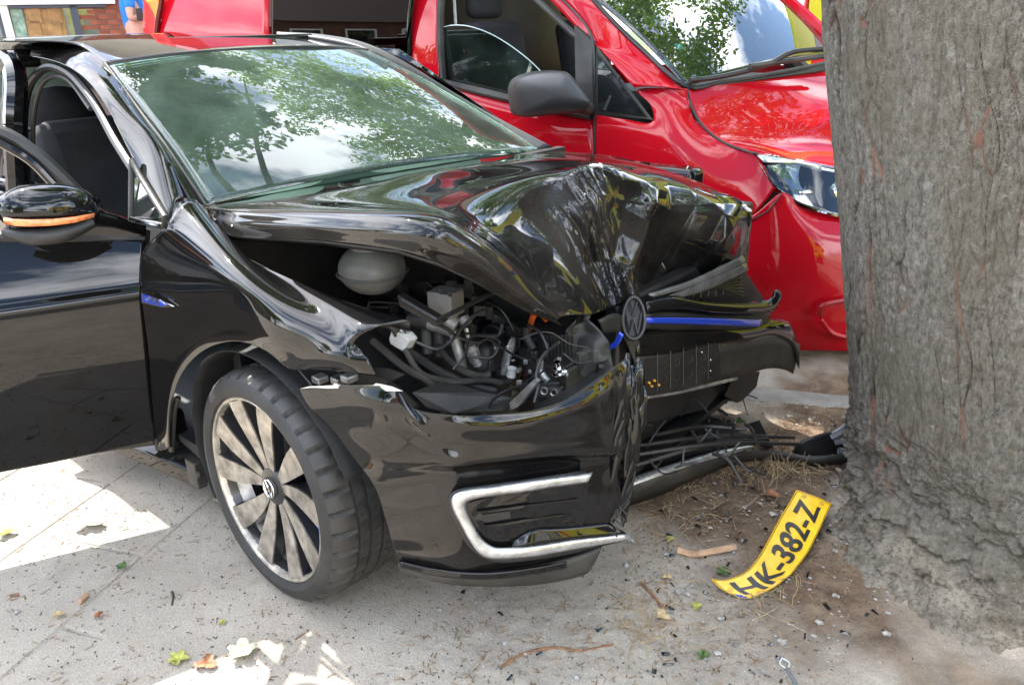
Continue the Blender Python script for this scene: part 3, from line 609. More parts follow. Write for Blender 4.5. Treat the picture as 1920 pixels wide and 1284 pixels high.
# tyre: tread with grooves and block edges
def tyre():
    n = 216; prof = []
    side = [(.253, .0), (.259, .012), (.272, .018), (.288, .016), (.302, .008), (.312, -.004), (.318, -.018)]
    tread = [(.320, -.03), (.321, -.052), (.313, -.0535), (.313, -.060), (.3215, -.0615), (.322, -.085), (.313, -.0865), (.313, -.095), (.322, -.0965), (.322, -.122), (.313, -.1235), (.313, -.132), (.3215, -.1335), (.321, -.158), (.313, -.1595), (.313, -.166), (.320, -.168), (.318, -.20)]
    back = [(.308, -.215), (.285, -.225), (.253, -.215)]
    prof = side+tread+back; A = []
    for k, (r, h) in enumerate(prof):
        row = []
        for j in range(n):
            a = 2*PI*j/n; rr_ = r
            sh = k in (5, 6, 7) or k in (len(side)+len(tread)-1, len(side)+len(tread)-2)
            if sh and j % 6 == 0: rr_ -= .009
            if k in (len(side)+1, len(side)+4, len(side)+5, len(side)+8) and (j+k) % 6 == 0: rr_ -= .007
            row.append(hub+AX*h+rr_*np.array([cos(a), 0, sin(a)]))
        A.append(row)
    return np.array(A)
tA = tyre(); ty = wemit('tyre', MB().grid(tA[:7], True).grid(tA[6:], True), RUB, wroot, angle=30)
ty.data.materials.append(RUBT)
for p in ty.data.polygons:
    c = Vector(p.center)
hl = Vector(hub)-Vector((-.6, 0, 0))
for p in ty.data.polygons:
    d = p.center-hl; rad = math.hypot(d.x, d.z)
    if rad > .305: p.material_index = 1
# tread sipes: thin dark cuts
mb = MB()
for j in range(72):
    a = 2*PI*j/72
    for h0, h1, da in ((-.064, -.083, .05), (-.099, -.12, .03), (-.136, -.156, -.05)):
        p = [hub+AX*h+.3222*np.array([cos(a+t), 0, sin(a+t)]) for h, t in ((h0, 0), (h0, .006), (h1, da+.006), (h1, da))]; mb.add(p, [(0, 1, 2, 3)])
wemit('sipes', mb, mat('groove_black', (.006, .006, .006), .9), ty, smooth=False)
wemit('rim', MB().lathe([(.253, .0), (.256, .004), (.252, .008), (.247, .006), (.242, -.004), (.239, -.02), (.215, -.06)], hub, AX, 96), RIM, wroot)
rb = wemit('rim_barrel', MB().lathe([(.242, -.006), (.233, -.03), (.224, -.08), (.22, -.18), (.0, -.19)], hub, AX, 64), RIMB, wroot)
TH0 = math.radians(100)
for k in range(10):
    pair = k//2; side = 1 if k % 2 else -1
    a = TH0+2*PI*pair/5+side*math.radians(17); sw_ = -.05
    def pt(r, off, h): 
        t = a+sw_*(r/.23)**2*1.4-side*math.radians(4)*(1-r/.23); return hub+AX*h+r*np.array([cos(t), 0, sin(t)])+off*np.array([-sin(t), 0, cos(t)])
    rs = [.050, .075, .11, .15, .19, .228, .243]; wd = [.011, .016, .022, .0275, .0315, .034, .035]
    hh = [-.022, -.020, -.016, -.010, -.004, .001, .002]
    A = np.array([[pt(r, -w_, h), pt(r, 0, h), pt(r, w_, h)] for r, w_, h in zip(rs, wd, hh)])
    sp = wemit('spoke', MB().grid(A), RIM, wroot, thick=.006, off=-1, smooth=False)
    A = np.array([[pt(r, -w_*1.02, h-.004), pt(r, -w_*1.12, h-.03), pt(r, w_*1.12, h-.03), pt(r, w_*1.02, h-.004)] for r, w_, h in zip(rs, wd, hh)])
    wemit('spoke_web', MB().grid(A), RIMB, wroot)
wemit('hub', MB().lathe([(.0, -.016), (.035, -.017), (.05, -.020), (.056, -.03), (.06, -.06)], hub, AX, 48), RIMB, wroot)
cap = wemit('hub_cap', MB().lathe([(.0, -.010), (.027, -.0105), (.029, -.016)], hub, AX, 40), PLASTD, wroot)
mb = MB(); mb.lathe([(.025+.0022*cos(t), -.0085+.002*sin(t)) for t in np.linspace(0, 2*PI, 7)], hub, AX, 40)
def hb(p, q, r=.0017): mb.tube([hub+AX*-.0085+np.array([p[0], 0, p[1]]), hub+AX*-.0085+np.array([q[0], 0, q[1]])], r, 5, smooth=False)
for sgn in (-1, 1):
    hb((sgn*.012, .021), (0, .002)); hb((sgn*.021, .012), (sgn*.009, -.021)); hb((sgn*.009, -.021), (0, -.001))
wemit('hub_emblem', mb, CHROME, cap)
for k in range(5):
    a = TH0+2*PI*k/5+.3; c = hub+AX*-.03+.042*np.array([cos(a), 0, sin(a)]); wemit('wheel_bolt', MB().lathe([(.0, .006), (.008, .006), (.009, -.01)], c, AX, 6), STEEL, wroot)
wemit('brake_disc', MB().lathe([(.06, -.085), (.07, -.10), (.158, -.10), (.158, -.122)], hub, AX, 48), STEEL, wroot)
mb = MB()
A = np.array([[hub+AX*h+r*np.array([cos(t), 0, sin(t)]) for t in np.linspace(-.95, .55, 14)] for h, r in ((-.11, .115), (-.075, .12), (-.07, .15), (-.078, .172), (-.12, .176))]); mb.grid(A)
wemit('brake_caliper', mb, BLUEC, wroot, thick=.012)
# ---- open front door
dh = np.array([-.655, -.875, 0.]); da = math.radians(65); dd = np.array([-cos(da), -sin(da), 0]); dn = np.array([-sin(da)*-1, -cos(da), 0])  # outward normal
if dn@(CAMP-dh) < 0: dn = -dn
def Wd(px, py, off=0):             # onto the door's outer plane
    d = ray(px, py); o = dh+dn*off; t = ((o-CAMP)@dn)/(d@dn); return CAMP+d*t
def doorcurve(A):
    for i in range(A.shape[0]):
        for j in range(A.shape[1]):
            z = A[i, j][2]; 
            b = .055*math.exp(-((z-.66)/.30)**2)-.02*max(0, (.45-z)/.2)**2
            if z > .70: b += -.05*((z-.70)/.25)**1.5
            b += .012*math.exp(-((z-.735)/.016)**2)
            A[i, j] += dn*b
    return A
DR = [[(272,452),(268,500),(268,560),(276,640),(285,740),(292,800),(296,838)],
      [(180,450),(180,505),(180,572),(180,655),(183,755),(186,812),(188,852)],
      [(90,449),(90,510),(90,585),(90,672),(90,772),(90,830),(90,872)],
      [(-5,448),(-5,515),(-5,598),(-5,690),(-5,790),(-5,850),(-5,890)],
      [(-140,446),(-140,520),(-140,610),(-140,715),(-140,825),(-140,885),(-140,920)],
      [(-420,440),(-420,540),(-420,650),(-420,770),(-420,890),(-420,960),(-420,985)]]
G = np.array([[Wd(*p) for p in r] for r in DR]); A_ = np.array([crm(G, t) for t in np.linspace(0, 1, 60)]); A_ = np.swapaxes(A_, 0, 1); A_ = np.swapaxes(np.array([crm(A_, t) for t in np.linspace(0, 1, 120)]), 0, 1)
door = emit('front_door', MB().grid(doorcurve(A_)), PAINT, car, thick=.006, off=0)
# door inner body + bottom, window frame, mirror
mb = MB(); a0, a1 = Wd(290, 600, -.06), Wd(-420, 700, -.06)
mb.box((a0+a1)/2*np.array([1, 1, 0])+np.array([0, 0, .56]), (np.linalg.norm((a1-a0)[:2]), .09, .58), [dd, -dn, (0, 0, 1)]); emit('door_panel', mb, PLAST, door, bevel=.02)
zb = G[-1][0][2]
mb = MB(); mb.tube([Wd(190, 408, -.02), Wd(112, 330, -.03), Wd(60, 285, -.04), Wd(-10, 246, -.05), Wd(-200, 200, -.06)], .021, 8); mb.tube([Wd(272, 448, -.01), Wd(130, 446, -.01), Wd(-420, 440, -.01)], .014, 8)
emit('window_frame', mb, PLAST, door)
mb = MB(); mb.tube([Wd(100, 345, -.02), Wd(55, 300, -.02), Wd(-10, 262, -.03)], .012, 8); mb.tube([Wd(98, 345, -.02), Wd(110, 420, -.02)], .012, 8); emit('window_frame_inner', mb, PAINT, door)
# door top band (black paint above the door skin)
mb = MB().grid(surf([[(p[0], p[1]) + (0,) for p in r] for r in [[(0, 0)]*2]*2], 2, 2)) if 0 else None
pil = [Wd(275, 418, .0), Wd(272, 450, .0), Wd(150, 450, .0), Wd(150, 412, .0)]
emit('window_sill_trim', MB().prism(pil, -dn*.03), PAINT, door, smooth=False, bevel=.004)
# mirror
mc = Wd(92, 393, .13); mx_ = -dd; 
def mirror():
    A = []; n = 28
    for i in range(n+1):
        t = i/n; row = []
        for k in range(32):
            a = 2*PI*k/32; ca, sa = cos(a), sin(a)
            # outline in (u across, w up): wide rounded shell, flat bottom
            u = math.copysign(abs(ca)**.75, ca)*.112+(.01*sa); w_ = (math.copysign(abs(sa)**.85, sa))*(.066 if sa > 0 else .052)
            u2 = u+.0; tilt = -.12*u
            sc = math.sqrt(max(0, 1-(t)**2.2)); row.append(mc+CS*0+mx_*(u2*sc-.01*t)+np.array([0, 0, 1])*((w_+ (-.012*(u/.112)))*sc+.006*t)+dn*(.085*t))
        A.append(row)
    return np.array(A)
MA = mirror(); sh = emit('mirror_housing', MB().grid(MA, True), PAINT, door)
zs = MA[..., 2]
mb = MB(); 
pts = [W(8, 414, 'x', mc[0]+.0)]
def Wm(px, py, off=.135): return Wd(px, py, off)
mb = MB(); mb.grid(np.array([[Wm(x, y0, o_) for x, y0, o_ in ((5, 407, .19), (25, 411, .215), (60, 412, .228), (100, 411, .228), (140, 407, .215), (178, 400, .185))], [Wm(x, y0, o_) for x, y0, o_ in ((8, 420, .19), (27, 424, .215), (60, 425, .228), (100, 423, .228), (140, 418, .215), (176, 408, .185))]]))
emit('indicator_lamp', mb, LAMPO, door, thick=.004)
mb = MB(); mb.tube([Wm(8, 436, .16), Wm(60, 444, .19), Wm(120, 438, .19), Wm(175, 418, .17)], [.012, .022, .022, .012], 10); emit('mirror_base', mb, PLAST, door)
mb = MB(); mb.tube([Wm(170, 405, .10), Wm(215, 415, .04), Wm(265, 432, .0)], [.03, .02, .014], 10); emit('mirror_arm', mb, PAINT, door)
# door edge strip by the hinge
mb = MB(); mb.tube([Wd(275, 430, -.02), Wd(270, 520, -.02), Wd(280, 680, -.02), Wd(298, 842, -.02)], .012, 6); emit('door_edge', mb, PLAST, door)
# ---- fender badge
bp_ = [W(267, 549, 'y', -.895), W(300, 561, 'y', -.898), W(328, 574, 'y', -.896), W(310, 577, 'y', -.896), W(268, 567, 'y', -.895)]
bd = emit('side_badge', MB().prism(bp_, (0, -.004, 0)), CHROME, car, smooth=False, bevel=.0008)
bp2 = [W(269, 551, 'y', -.9), W(299, 562.5, 'y', -.903), W(312, 571, 'y', -.901), W(305, 574, 'y', -.901), W(269, 565, 'y', -.9)]
emit('badge_inlay', MB().prism(bp2, (0, -.0025, 0)), BLUE, bd, smooth=False)
def textmesh(s, size, depth, offset=0.0, cuts=0):
    c = bpy.data.curves.new('t', 'FONT'); c.body = s; c.size = size; c.extrude = depth; c.offset = offset; c.resolution_u = 4
    o = bpy.data.objects.new('t', c); COL.objects.link(o); bpy.context.view_layer.update()
    me = bpy.data.meshes.new_from_object(o.evaluated_get(bpy.context.evaluated_depsgraph_get())); bpy.data.objects.remove(o)
    bm = bmesh.new(); bm.from_mesh(me)
    for _ in range(cuts):
        L_ = [e for e in bm.edges if e.calc_length() > size*.12]
        if L_: bmesh.ops.subdivide_edges(bm, edges=L_, cuts=1); bmesh.ops.triangulate(bm, faces=bm.faces)
    V = [tuple(v.co) for v in bm.verts]; F_ = [tuple(v.index for v in f.verts) for f in bm.faces]; bm.free(); return np.array(V), F_
V, F_ = textmesh('GTE', 1, .05, .02)
V[:, 0] /= V[:, 0].max(); V[:, 1] /= .7
a_, b_, c_ = W(271, 563, 'y', -.905), W(299, 571, 'y', -.907), W(271, 553, 'y', -.905)
emit('badge_letters', MB().add([a_+(b_-a_)*v[0]+(c_-a_)*v[1]*.9+np.array([0, -1, 0])*v[2]*.02 for v in V], F_), CHROME, bd, smooth=False)
# ---- bumper
BX = [540, 560, 700, 850, 1000, 1100, 1180, 1230]; BY = [-.86, -.855, -.835, -.765, -.62, -.50, -.385, -.33]
def Wb(px, py, off=0.): return W(px, py, 'y', float(np.interp(px, BX, BY)))-CF*off
BR = [
 [(560,729),(585,765),(620,800),(665,860),(700,915),(722,970),(738,1020),(748,1052)],
 [(610,724),(632,760),(665,800),(705,855),(735,905),(757,965),(772,1020),(780,1060)],
 [(680,722),(700,760),(722,800),(757,860),(775,900),(800,960),(815,1025),(820,1068)],
 [(738,729),(756,768),(772,805),(800,862),(820,895),(845,960),(860,1028),(865,1074)],
 [(775,766),(800,800),(825,830),(850,868),(862,888),(885,960),(905,1030),(910,1076)],
 [(850,778),(865,800),(880,828),(893,862),(905,885),(925,960),(950,1030),(955,1073)],
 [(930,777),(945,799),(955,828),(958,855),(965,880),(980,950),(1000,1022),(1000,1068)],
 [(1010,766),(1020,788),(1030,822),(1035,848),(1040,872),(1050,940),(1050,1015),(1050,1060)],
 [(1085,738),(1095,762),(1105,808),(1107,843),(1110,870),(1110,930),(1105,1000),(1085,1052)],
 [(1145,692),(1155,728),(1165,780),(1165,835),(1165,865),(1160,925),(1150,975),(1105,1042)],
 [(1172,672),(1182,710),(1196,770),(1198,835),(1193,870),(1180,930),(1150,960),(1115,1032)]]
rel = [.0, .012, .004, .006, -.012, .0, .004, -.01]
G = np.array([[Wb(p[0], p[1], rel[k]) for k, p in enumerate(r)] for r in BR])
A_ = np.array([crm(G, t) for t in np.linspace(0, 1, 110)]); A_ = np.swapaxes(A_, 0, 1); A_ = np.swapaxes(np.array([crm(A_, t) for t in np.linspace(0, 1, 120)]), 0, 1)
# press lines: soften into creases where the photo shows them, crumple at the torn end
for i in range(A_.shape[0]):
    for j in range(A_.shape[1]):
        p = A_[i, j]; x, y = proj(p); k = max(0, (x-1120)/70)
        A_[i, j] = p-CF*(.012*noise.noise(Vector(p*3))+k*.022*noise.noise(Vector((p[0]*40, p[1]*40, p[2]*6))))
bump = emit('front_bumper', MB().grid(A_), PAINTC, car, thick=.004, off=0, angle=50)
mb = MB(); mb.prism([Wb(558, 730, .004), Wb(580, 724, .004), Wb(625, 722, .004), Wb(628, 718, .004), Wb(640, 722, .004), Wb(700, 722, .004), Wb(706, 718, .004), Wb(735, 724, .004), Wb(756, 733, .004), Wb(735, 733, .004), Wb(640, 730, .004)], CF*.004); emit('torn_rim', mb, STEELW, bump, smooth=False)
# slats pressed line across
def strip(name, top, bot, m, off, parent, th=.008, ext=None, bev=.002):
    poly = [Wb(x, y, off) for x, y in top]+[Wb(x, y, off) for x, y in reversed(bot)]; return emit(name, MB().prism(poly, CF*th if ext is None else ext), m, parent, smooth=False, bevel=bev)
def band(name, a, b, m, off0, off1, parent, fnW=Wb, n=40, thick=.006, bulge=0):
    A0 = np.array([fnW(x, y, off0) for x, y in a]); A1 = np.array([fnW(x, y, off1) for x, y in b]); R = []
    for t in np.linspace(0, 1, n):
        p, q_ = crm(A0, t), crm(A1, t); R.append([p, p*.75+q_*.25-CF*bulge*.8, (p+q_)/2-CF*bulge, p*.25+q_*.75-CF*bulge*.8, q_])
    return emit(name, MB().grid(np.array(R)), m, parent, thick=thick, off=0, angle=50)
band('drl_surround', [(1098,880),(990,897),(905,909),(868,914),(846,925),(843,950),(858,985),(880,1022),(915,1046),(960,1050),(1050,1038),(1128,1020),(1182,1006)],
     [(1092,898),(990,912),(905,926),(884,930),(872,936),(868,950),(882,985),(900,1015),(925,1030),(960,1034),(1050,1022),(1128,1005),(1165,1000)], PLAST, .010, .010, bump)
band('fog_lamp_chrome', [(1108,883),(1060,889),(1000,897),(935,907),(885,913),(860,919),(850,930),(853,950),(868,980),(884,1008),(905,1033),(935,1040),(1000,1036),(1080,1022),(1180,1003)],
     [(1098,898),(1055,905),(1000,913),(935,922),(895,928),(878,934),(873,941),(876,955),(888,980),(903,1004),(922,1018),(945,1021),(1000,1017),(1080,1005),(1174,995)], CHROMED, .024, .024, bump, bulge=.006, n=90)
pk = [(878,940),(935,926),(1000,917),(1100,901),(1100,960),(1090,985),(1000,1003),(945,1014),(922,1010),(903,994),(888,968)]
emit('fog_lamp_panel', MB().prism([Wb(x, y, .012) for x, y in pk], CF*.006), GLOSSB, bump, smooth=False)
for a, b, c, d in ((895,955,1083,932),(908,981,1058,961)):
    emit('grille_slat', MB().prism([Wb(a, b, .018), Wb((a+c)/2, (b+d)/2-1, .018), Wb(c, d, .018), Wb(c-3, d+4, .018), Wb((a+c)/2, (b+d)/2+4, .018), Wb(a+6, b+5, .018)], CF*.012), GLOSSB, bump, smooth=False, bevel=.001)
emit('fog_lamp_recess', MB().prism([Wb(*p, .0145) for p in ((905,962),(955,955),(958,968),(912,976))], CF*.002), PLAST, bump, smooth=False)
band('bumper_fin', [(960,1012),(1000,990),(1060,985),(1140,976)], [(960,1018),(1000,1016),(1080,1004),(1176,998)], GLOSSB, .012, .026, bump, n=24)
# lower lip
band('bumper_lip', [(748,1052),(820,1066),(910,1072),(1000,1062),(1085,1040),(1128,1022)], [(752,1072),(835,1092),(915,1098),(1010,1094),(1090,1078),(1108,1062)], PLASTD, -.004, -.012, bump, thick=.012, bulge=.006)
band('lip_insert', [(750,1050),(820,1065),(910,1071),(1000,1062),(1060,1050)], [(752,1062),(822,1077),(912,1083),(1000,1074),(1062,1062)], GLOSSB, .006, .006, bump)
# torn vertical shreds at the broken end
mb = MB(); rr = np.random.RandomState(11)
for k in range(13):
    x0 = rr.uniform(1168, 1202); y0 = rr.uniform(660, 760); L_ = rr.uniform(120, 300); pts = [Wb(x0+rr.uniform(-8, 8)-(t**1.5)*22, y0+L_*t, .008+.01*rr.uniform()) for t in np.linspace(0, 1, 6)]
    wv = np.array([.006, .013, .012, .010, .007, .002])*rr.uniform(.5, 1.1); mb.grid(np.array([[p-CS*w_, p+CS*w_-CF*.004*rr.uniform(-1, 1)] for p, w_ in zip(pts, wv)]))
struct(emit('torn_shreds', mb, PAINTC, bump, thick=.003), 'stuff')
mb = MB()
for k in range(5):
    p0 = Wb(1185, 850+k*12, .0); p1 = Wb(1160-k*5, 940+k*10, .01); mb.tube([p0, (p0+p1)/2+CS*.02, p1, p1-CU*.03+CS*.02], .0025, 5)
struct(emit('loose_wire', mb, PLAST, bump), 'stuff')
# ---- right front: crash beam, plate holder, grille bars
FXp = [1100, 1150, 1210, 1345, 1420, 1500]; FYp = [-.2, -.08, .05, .42, .68, .88]
FN = np.array([.75, -.09, 0]); FN /= np.linalg.norm(FN)
def Wf(px, py, off=0.):
    d = ray(px, py); t = ((np.array([.56, .05, 0])-CAMP)@FN)/(d@FN); return CAMP+d*t-CF*off
def fband(name, a, b, m, o0=0, o1=0, parent=None, **k): return band(name, a, b, m, o0, o1, parent or car, fnW=Wf, **k)
fc = fband('bumper_upper_face', [(1190,632),(1240,615),(1320,612),(1400,606),(1445,598),(1480,606),(1494,640)], [(1190,668),(1240,664),(1320,652),(1400,640),(1445,632),(1478,650),(1492,690)], PAINTC, 0, .03, bulge=.01)
fl_ = fband('bumper_lower_face', [(1190,664),(1240,662),(1320,650),(1400,638),(1445,630),(1480,640),(1494,645)], [(1195,748),(1240,740),(1320,722),(1400,700),(1440,690),(1468,692),(1486,700)], PLASTD, .03, .0, bulge=.004)
fband('bumper_bottom_edge', [(1200,742),(1260,733),(1320,720),(1380,706)], [(1200,748),(1260,739),(1320,726),(1380,711)], CHROMED, .012, .012, n=12)
ph = emit('plate_holder', MB().prism([Wf(*p, .036) for p in ((1204,672),(1270,660),(1335,643),(1342,645),(1347,706),(1340,713),(1270,732),(1206,742))], CF*.01), PLAST, car, smooth=False, bevel=.002)
mb = MB()
for k, x in enumerate((1228, 1252, 1276, 1300, 1322)):
    t0, t1 = 668-(x-1204)*.21, 736-(x-1206)*.2; mb.tube([Wf(x, t0, .038), Wf(x, t1, .038)], .002, 4, smooth=False)
    for yy in (.3, .68): c = Wf(x+11, t0+(t1-t0)*yy, .038); mb.lathe([(.009, 0), (.0105, .002), (.012, 0)], c, -CF, 14); mb.lathe([(.003, 0), (.004, .002), (.005, 0)], c, -CF, 10)
emit('holder_ribs', mb, PLASTD, ph)
for x, y in ((1310, 660), (1326, 694), (1326, 674)): emit('rivet', MB().ball(Wf(x, y, .04), .0035, 5), CHROME, ph)
mb = MB()
for x, y in ((1212, 716), (1222, 712), (1230, 720), (1217, 722)): mb.ball(Wf(x, y, .042), (.006, .003, .004), 4)
emit('yellow_scraps', mb, mat('yellow_scrap', (.6, .3, .01), .5), ph)
# gloss bar with hooked end, blue strip
gb = fband('grille_bar', [(1207,566),(1260,556),(1330,566),(1400,568),(1438,562),(1448,546),(1456,545)], [(1207,588),(1260,580),(1330,588),(1400,590),(1438,586),(1453,572),(1457,560)], GLOSSB, .02, .035, bulge=.012)
fband('grille_trim', [(1215,552),(1290,528),(1350,500),(1392,480)], [(1222,558),(1298,537),(1356,511),(1394,492)], TRIMG, .0, .014, n=14, bulge=.004)
fband('blue_strip', [(1207,596),(1260,596),(1330,597),(1400,600),(1421,600)], [(1207,606),(1260,607),(1330,609),(1400,612),(1419,612)], BLUE, .034, .034, bulge=.003, n=14)
fband('strip_backing', [(1205,588),(1260,586),(1330,590),(1400,592),(1440,588)], [(1205,616),(1260,618),(1330,618),(1400,618),(1434,606)], PLAST, .022, .022, n=14)
fband('grille_trim', [(1250,556),(1310,528),(1360,508),(1396,494)], [(1262,562),(1320,545),(1365,525),(1398,508)], TRIMG, .01, .02, n=14, bulge=.004)
mb = MB()
for k in range(6):
    a, b = (1290+k*8, 552-k*4), (1392, 520+k*7); mb.tube([Wf(*a, .0), Wf(*b, .0)], .004, 5, smooth=False)
for k in range(7): x = 1300+k*14; mb.tube([Wf(x, 560-k*2, -.004), Wf(x+3, 535-k*4, -.004)], .003, 4, smooth=False)
emit('radiator_grille', mb, PLAST, car)
mb = MB(); mb.prism([Wf(1240, 540, -.04), Wf(1400, 500, -.04), Wf(1440, 560, -.04), Wf(1430, 640, -.04), Wf(1200, 640, -.04)], CF*.02); emit('grille_backing', mb, PLAST, car, smooth=False)
# broken badge ring
c = Wf(1183, 597, .045); ex, ez = CS*.83-CF*.2, CU
mb = MB(); A = []
for t in np.linspace(0, 2*PI, 7): A.append([c+CS*(.029+.006*cos(t))*cos(a)*(1-.1*sin(a))+CU*(.056+.006*cos(t))*sin(a)-CF*.012*sin(t) for a in np.linspace(0, 2*PI, 40)])
em = emit('front_emblem', MB().grid(np.array(A)), PLAST, car)
def eb(p, q_, mb): mb.tube([c+CS*p[0]*.029+CU*p[1]*.056, c+CS*q_[0]*.029+CU*q_[1]*.056], .003, 5, smooth=False)
mb = MB()
for s in (-1, 1): eb((s*.42, .85), (0, .05), mb); eb((s*.85, .45), (s*.4, -.8), mb); eb((s*.4, -.8), (0, -.05), mb)
emit('emblem_bars', mb, PLAST, em)
mb = MB(); mb.prism([c+CS*.028*cos(a)+CU*.055*sin(a)+CF*.012 for a in np.linspace(0, 2*PI, 20)[:-1]], CF*.01); emit('emblem_plate', mb, PLAST, em, smooth=False)
band('blue_trim_fragment', [(1135,650),(1150,640),(1160,622)], [(1140,657),(1156,648),(1167,628)], BLUE, .0, .0, car, fnW=lambda x, y, o: W(x, y, 'y', -.12)-CF*(.02+o), n=8)
band('badge_surround', [(1120,600),(1160,590),(1195,640),(1215,680)], [(1130,625),(1160,625),(1180,660),(1190,690)], PLASTD, .0, .0, car, fnW=lambda x, y, o: Wf(x, y, .02), n=14)
# ================================================================ ENGINE BAY
rr = np.random.RandomState(21)
mb = MB(); mb.box((-.28, 0, .62), (.04, 1.5, .7)); emit('bulkhead', mb, PLAST, car)
mb = MB(); mb.box((.12, 0, .17), (.9, 1.3, .02)); emit('undertray', mb, PLAST, car)
mb = MB(); mb.box((.10, .05, .42), (.5, .9, .46)); mb.box((.05, -.30, .36), (.36, .3, .30)); emit('engine_block', mb, STEEL, car, bevel=.03)
mb = MB(); mb.box((.2, .62, .55), (.7, .2, .6)); mb.box((.50, .35, .45), (.05, .8, .5)); emit('radiator', mb, PLAST, car, bevel=.01)
c = W(698, 503, 'y', -.50)
BAY = [(650,560),(700,480),(780,530),(860,520),(960,590),(1050,622),(1110,645),(1145,690),(1000,762),(900,772),(820,765),(760,715),(700,690),(690,640)]
tk = emit('coolant_tank', MB().ball(c, (.092, .088, .068), 16), TANK, car)
emit('tank_seam', MB().lathe([(.0925, -.003), (.096, 0), (.0925, .003)], c+np.array([0, 0, -.01]), (0, 0, 1), 40), TANK, tk)
emit('tank_neck', MB().lathe([(.05, .0), (.05, .018), (.046, .022), (.04, .02), (.04, -.005)], c+np.array([0, 0, .052]), (0, 0, 1), 32), TANK, tk)
emit('tank_cap', MB().lathe([(0, .012), (.038, .012), (.04, 0)], c+np.array([0, 0, .056]), (0, 0, 1), 32), PLAST, tk)
def bx(name, px, py, y, size, m, yaw=.2, par=None, bev=.004, tilt=0):
    c = W(px, py, 'y', y); ax = [[cos(yaw), sin(yaw), 0], [-sin(yaw), cos(yaw), 0], [0, 0, 1]]; return emit(name, MB().box(c, size, ax), m, par or car, bevel=bev)
e = bx('relay_box', 836, 566, -.50, (.07, .06, .062), mat('relay_grey', (.17, .165, .155), .5, var=.2, bump=.0005, bs=100, dust=.15))
for dx_ in (-.015, .015): emit('screw', MB().lathe([(0, .003), (.007, .003), (.008, 0)], W(836, 556, 'y', -.535)+np.array([dx_, 0, .01]), (0, -1, 0), 12), STEEL, e)
mb = MB(); p = [W(755, 562, 'y', -.62), W(820, 600, 'y', -.64), W(905, 558, 'y', -.52), W(958, 530, 'y', -.42)]; mb.tube(p, .006, 5, smooth=False); emit('seal_strip', mb, PLAST, car)
mb = MB(); mb.prism([W(*q, 'y', -.6) for q in ((745, 552), (830, 603), (818, 612), (750, 575))], (0, .02, 0)); emit('slam_panel_edge', mb, PLASTD, car, smooth=False)
def tb(name, pts, r, m, y=None, n=10, par=None, **k):
    return emit(name, MB().tube([W(p[0], p[1], 'y', p[2]) for p in pts], r, n, **k), m, par or car)
WAL = mat('cast_light', (.34, .335, .32), .45, .5, var=.3, vs_=30, bump=.0008, bs=90, dust=.2)
tb('valve_body', [(838,600,-.50),(856,612,-.49)], .026, WAL); tb('valve_port', [(805,606,-.52),(845,618,-.5)], .017, WAL); tb('valve_port', [(868,596,-.48),(876,608,-.48)], .015, WAL)
tb('coolant_pipe', [(851,620,-.49),(856,645,-.49),(864,672,-.49),(866,690,-.48)], .0135, WAL)
tb('thin_pipe', [(874,615,-.48),(880,640,-.48)], .006, ALU); tb('connector', [(882,645,-.48),(892,675,-.47)], .016, WAL); tb('connector', [(886,660,-.49),(896,684,-.48)], .012, ALU)
tb('coolant_pipe', [(962,635,-.42),(955,655,-.42),(948,680,-.42),(944,700,-.42)], [.007, .012, .011, .009], CHROMED); tb('hose_end', [(960,690,-.42),(958,705,-.42)], .012, WHITEP)
tb('strut', [(798,605,-.50),(802,660,-.50)], .014, mat('strut_grey', (.14, .14, .14), .4, .5, dust=.1)); tb('strut', [(822,620,-.48),(826,665,-.48)], .016, STEEL)
tb('hose', [(772,600,-.52),(800,604,-.52),(818,610,-.50)], .02, PLASTD)
mb = MB(); cc = [W(*q, 'y', -.60) for q in ((733, 620), (757, 628), (767, 640), (756, 660), (731, 645), (729, 634))]; mb.prism(cc, (0, .03, 0)); wc = emit('white_connector', mb, WHITEP, car, bevel=.003)
tb('connector_key', [(752,619,-.59),(765,633,-.59)], .006, ALU, par=wc)
# big ribbed motor / pump block at right
for (px, py, y, s, m) in ((1035,650,-.30,(.10,.12,.09),PLAST),(1050,690,-.32,(.13,.12,.06),PLASTD),(1085,665,-.22,(.10,.12,.11),PLAST),(1035,725,-.36,(.11,.09,.05),PLAST),(1000,668,-.34,(.05,.06,.06),PLASTD),(930,715,-.42,(.05,.05,.035),PLAST),(885,720,-.44,(.05,.05,.03),PLASTD),(1020,610,-.25,(.16,.14,.03),PLAST),(975,600,-.2,(.12,.1,.08),STEEL),(905,610,-.2,(.16,.12,.1),PLAST)):
    bx('black_unit', px, py, y, s, m, yaw=rr.uniform(-.2, .5))
mb = MB()
for k in range(9): c = W(1022+k*7, 648, 'y', -.36); mb.box(c, (.003, .012, .055))
emit('cooling_ribs', mb, PLASTD, car)
b = emit('bolt', MB().lathe([(0, .03), (.007, .03), (.007, .015), (.013, .014), (.013, .004), (.02, .002), (.02, 0)], W(1049, 697, 'y', -.40), (0, -.3, 1), 12), CHROME, car)
sk = emit('socket_housing', MB().box(W(1030, 734, 'y', -.42), (.055, .02, .03), [[.95, .3, 0], [-.3, .95, 0], [0, 0, 1]]), PLASTD, car, bevel=.004)
for d in (-.012, .012): emit('socket_pin', MB().lathe([(.006, .002), (.009, .004), (.010, 0)], W(1030, 734, 'y', -.435)+np.array([d, d*.3, 0]), (.2, -1, .2), 14), ALU, sk)
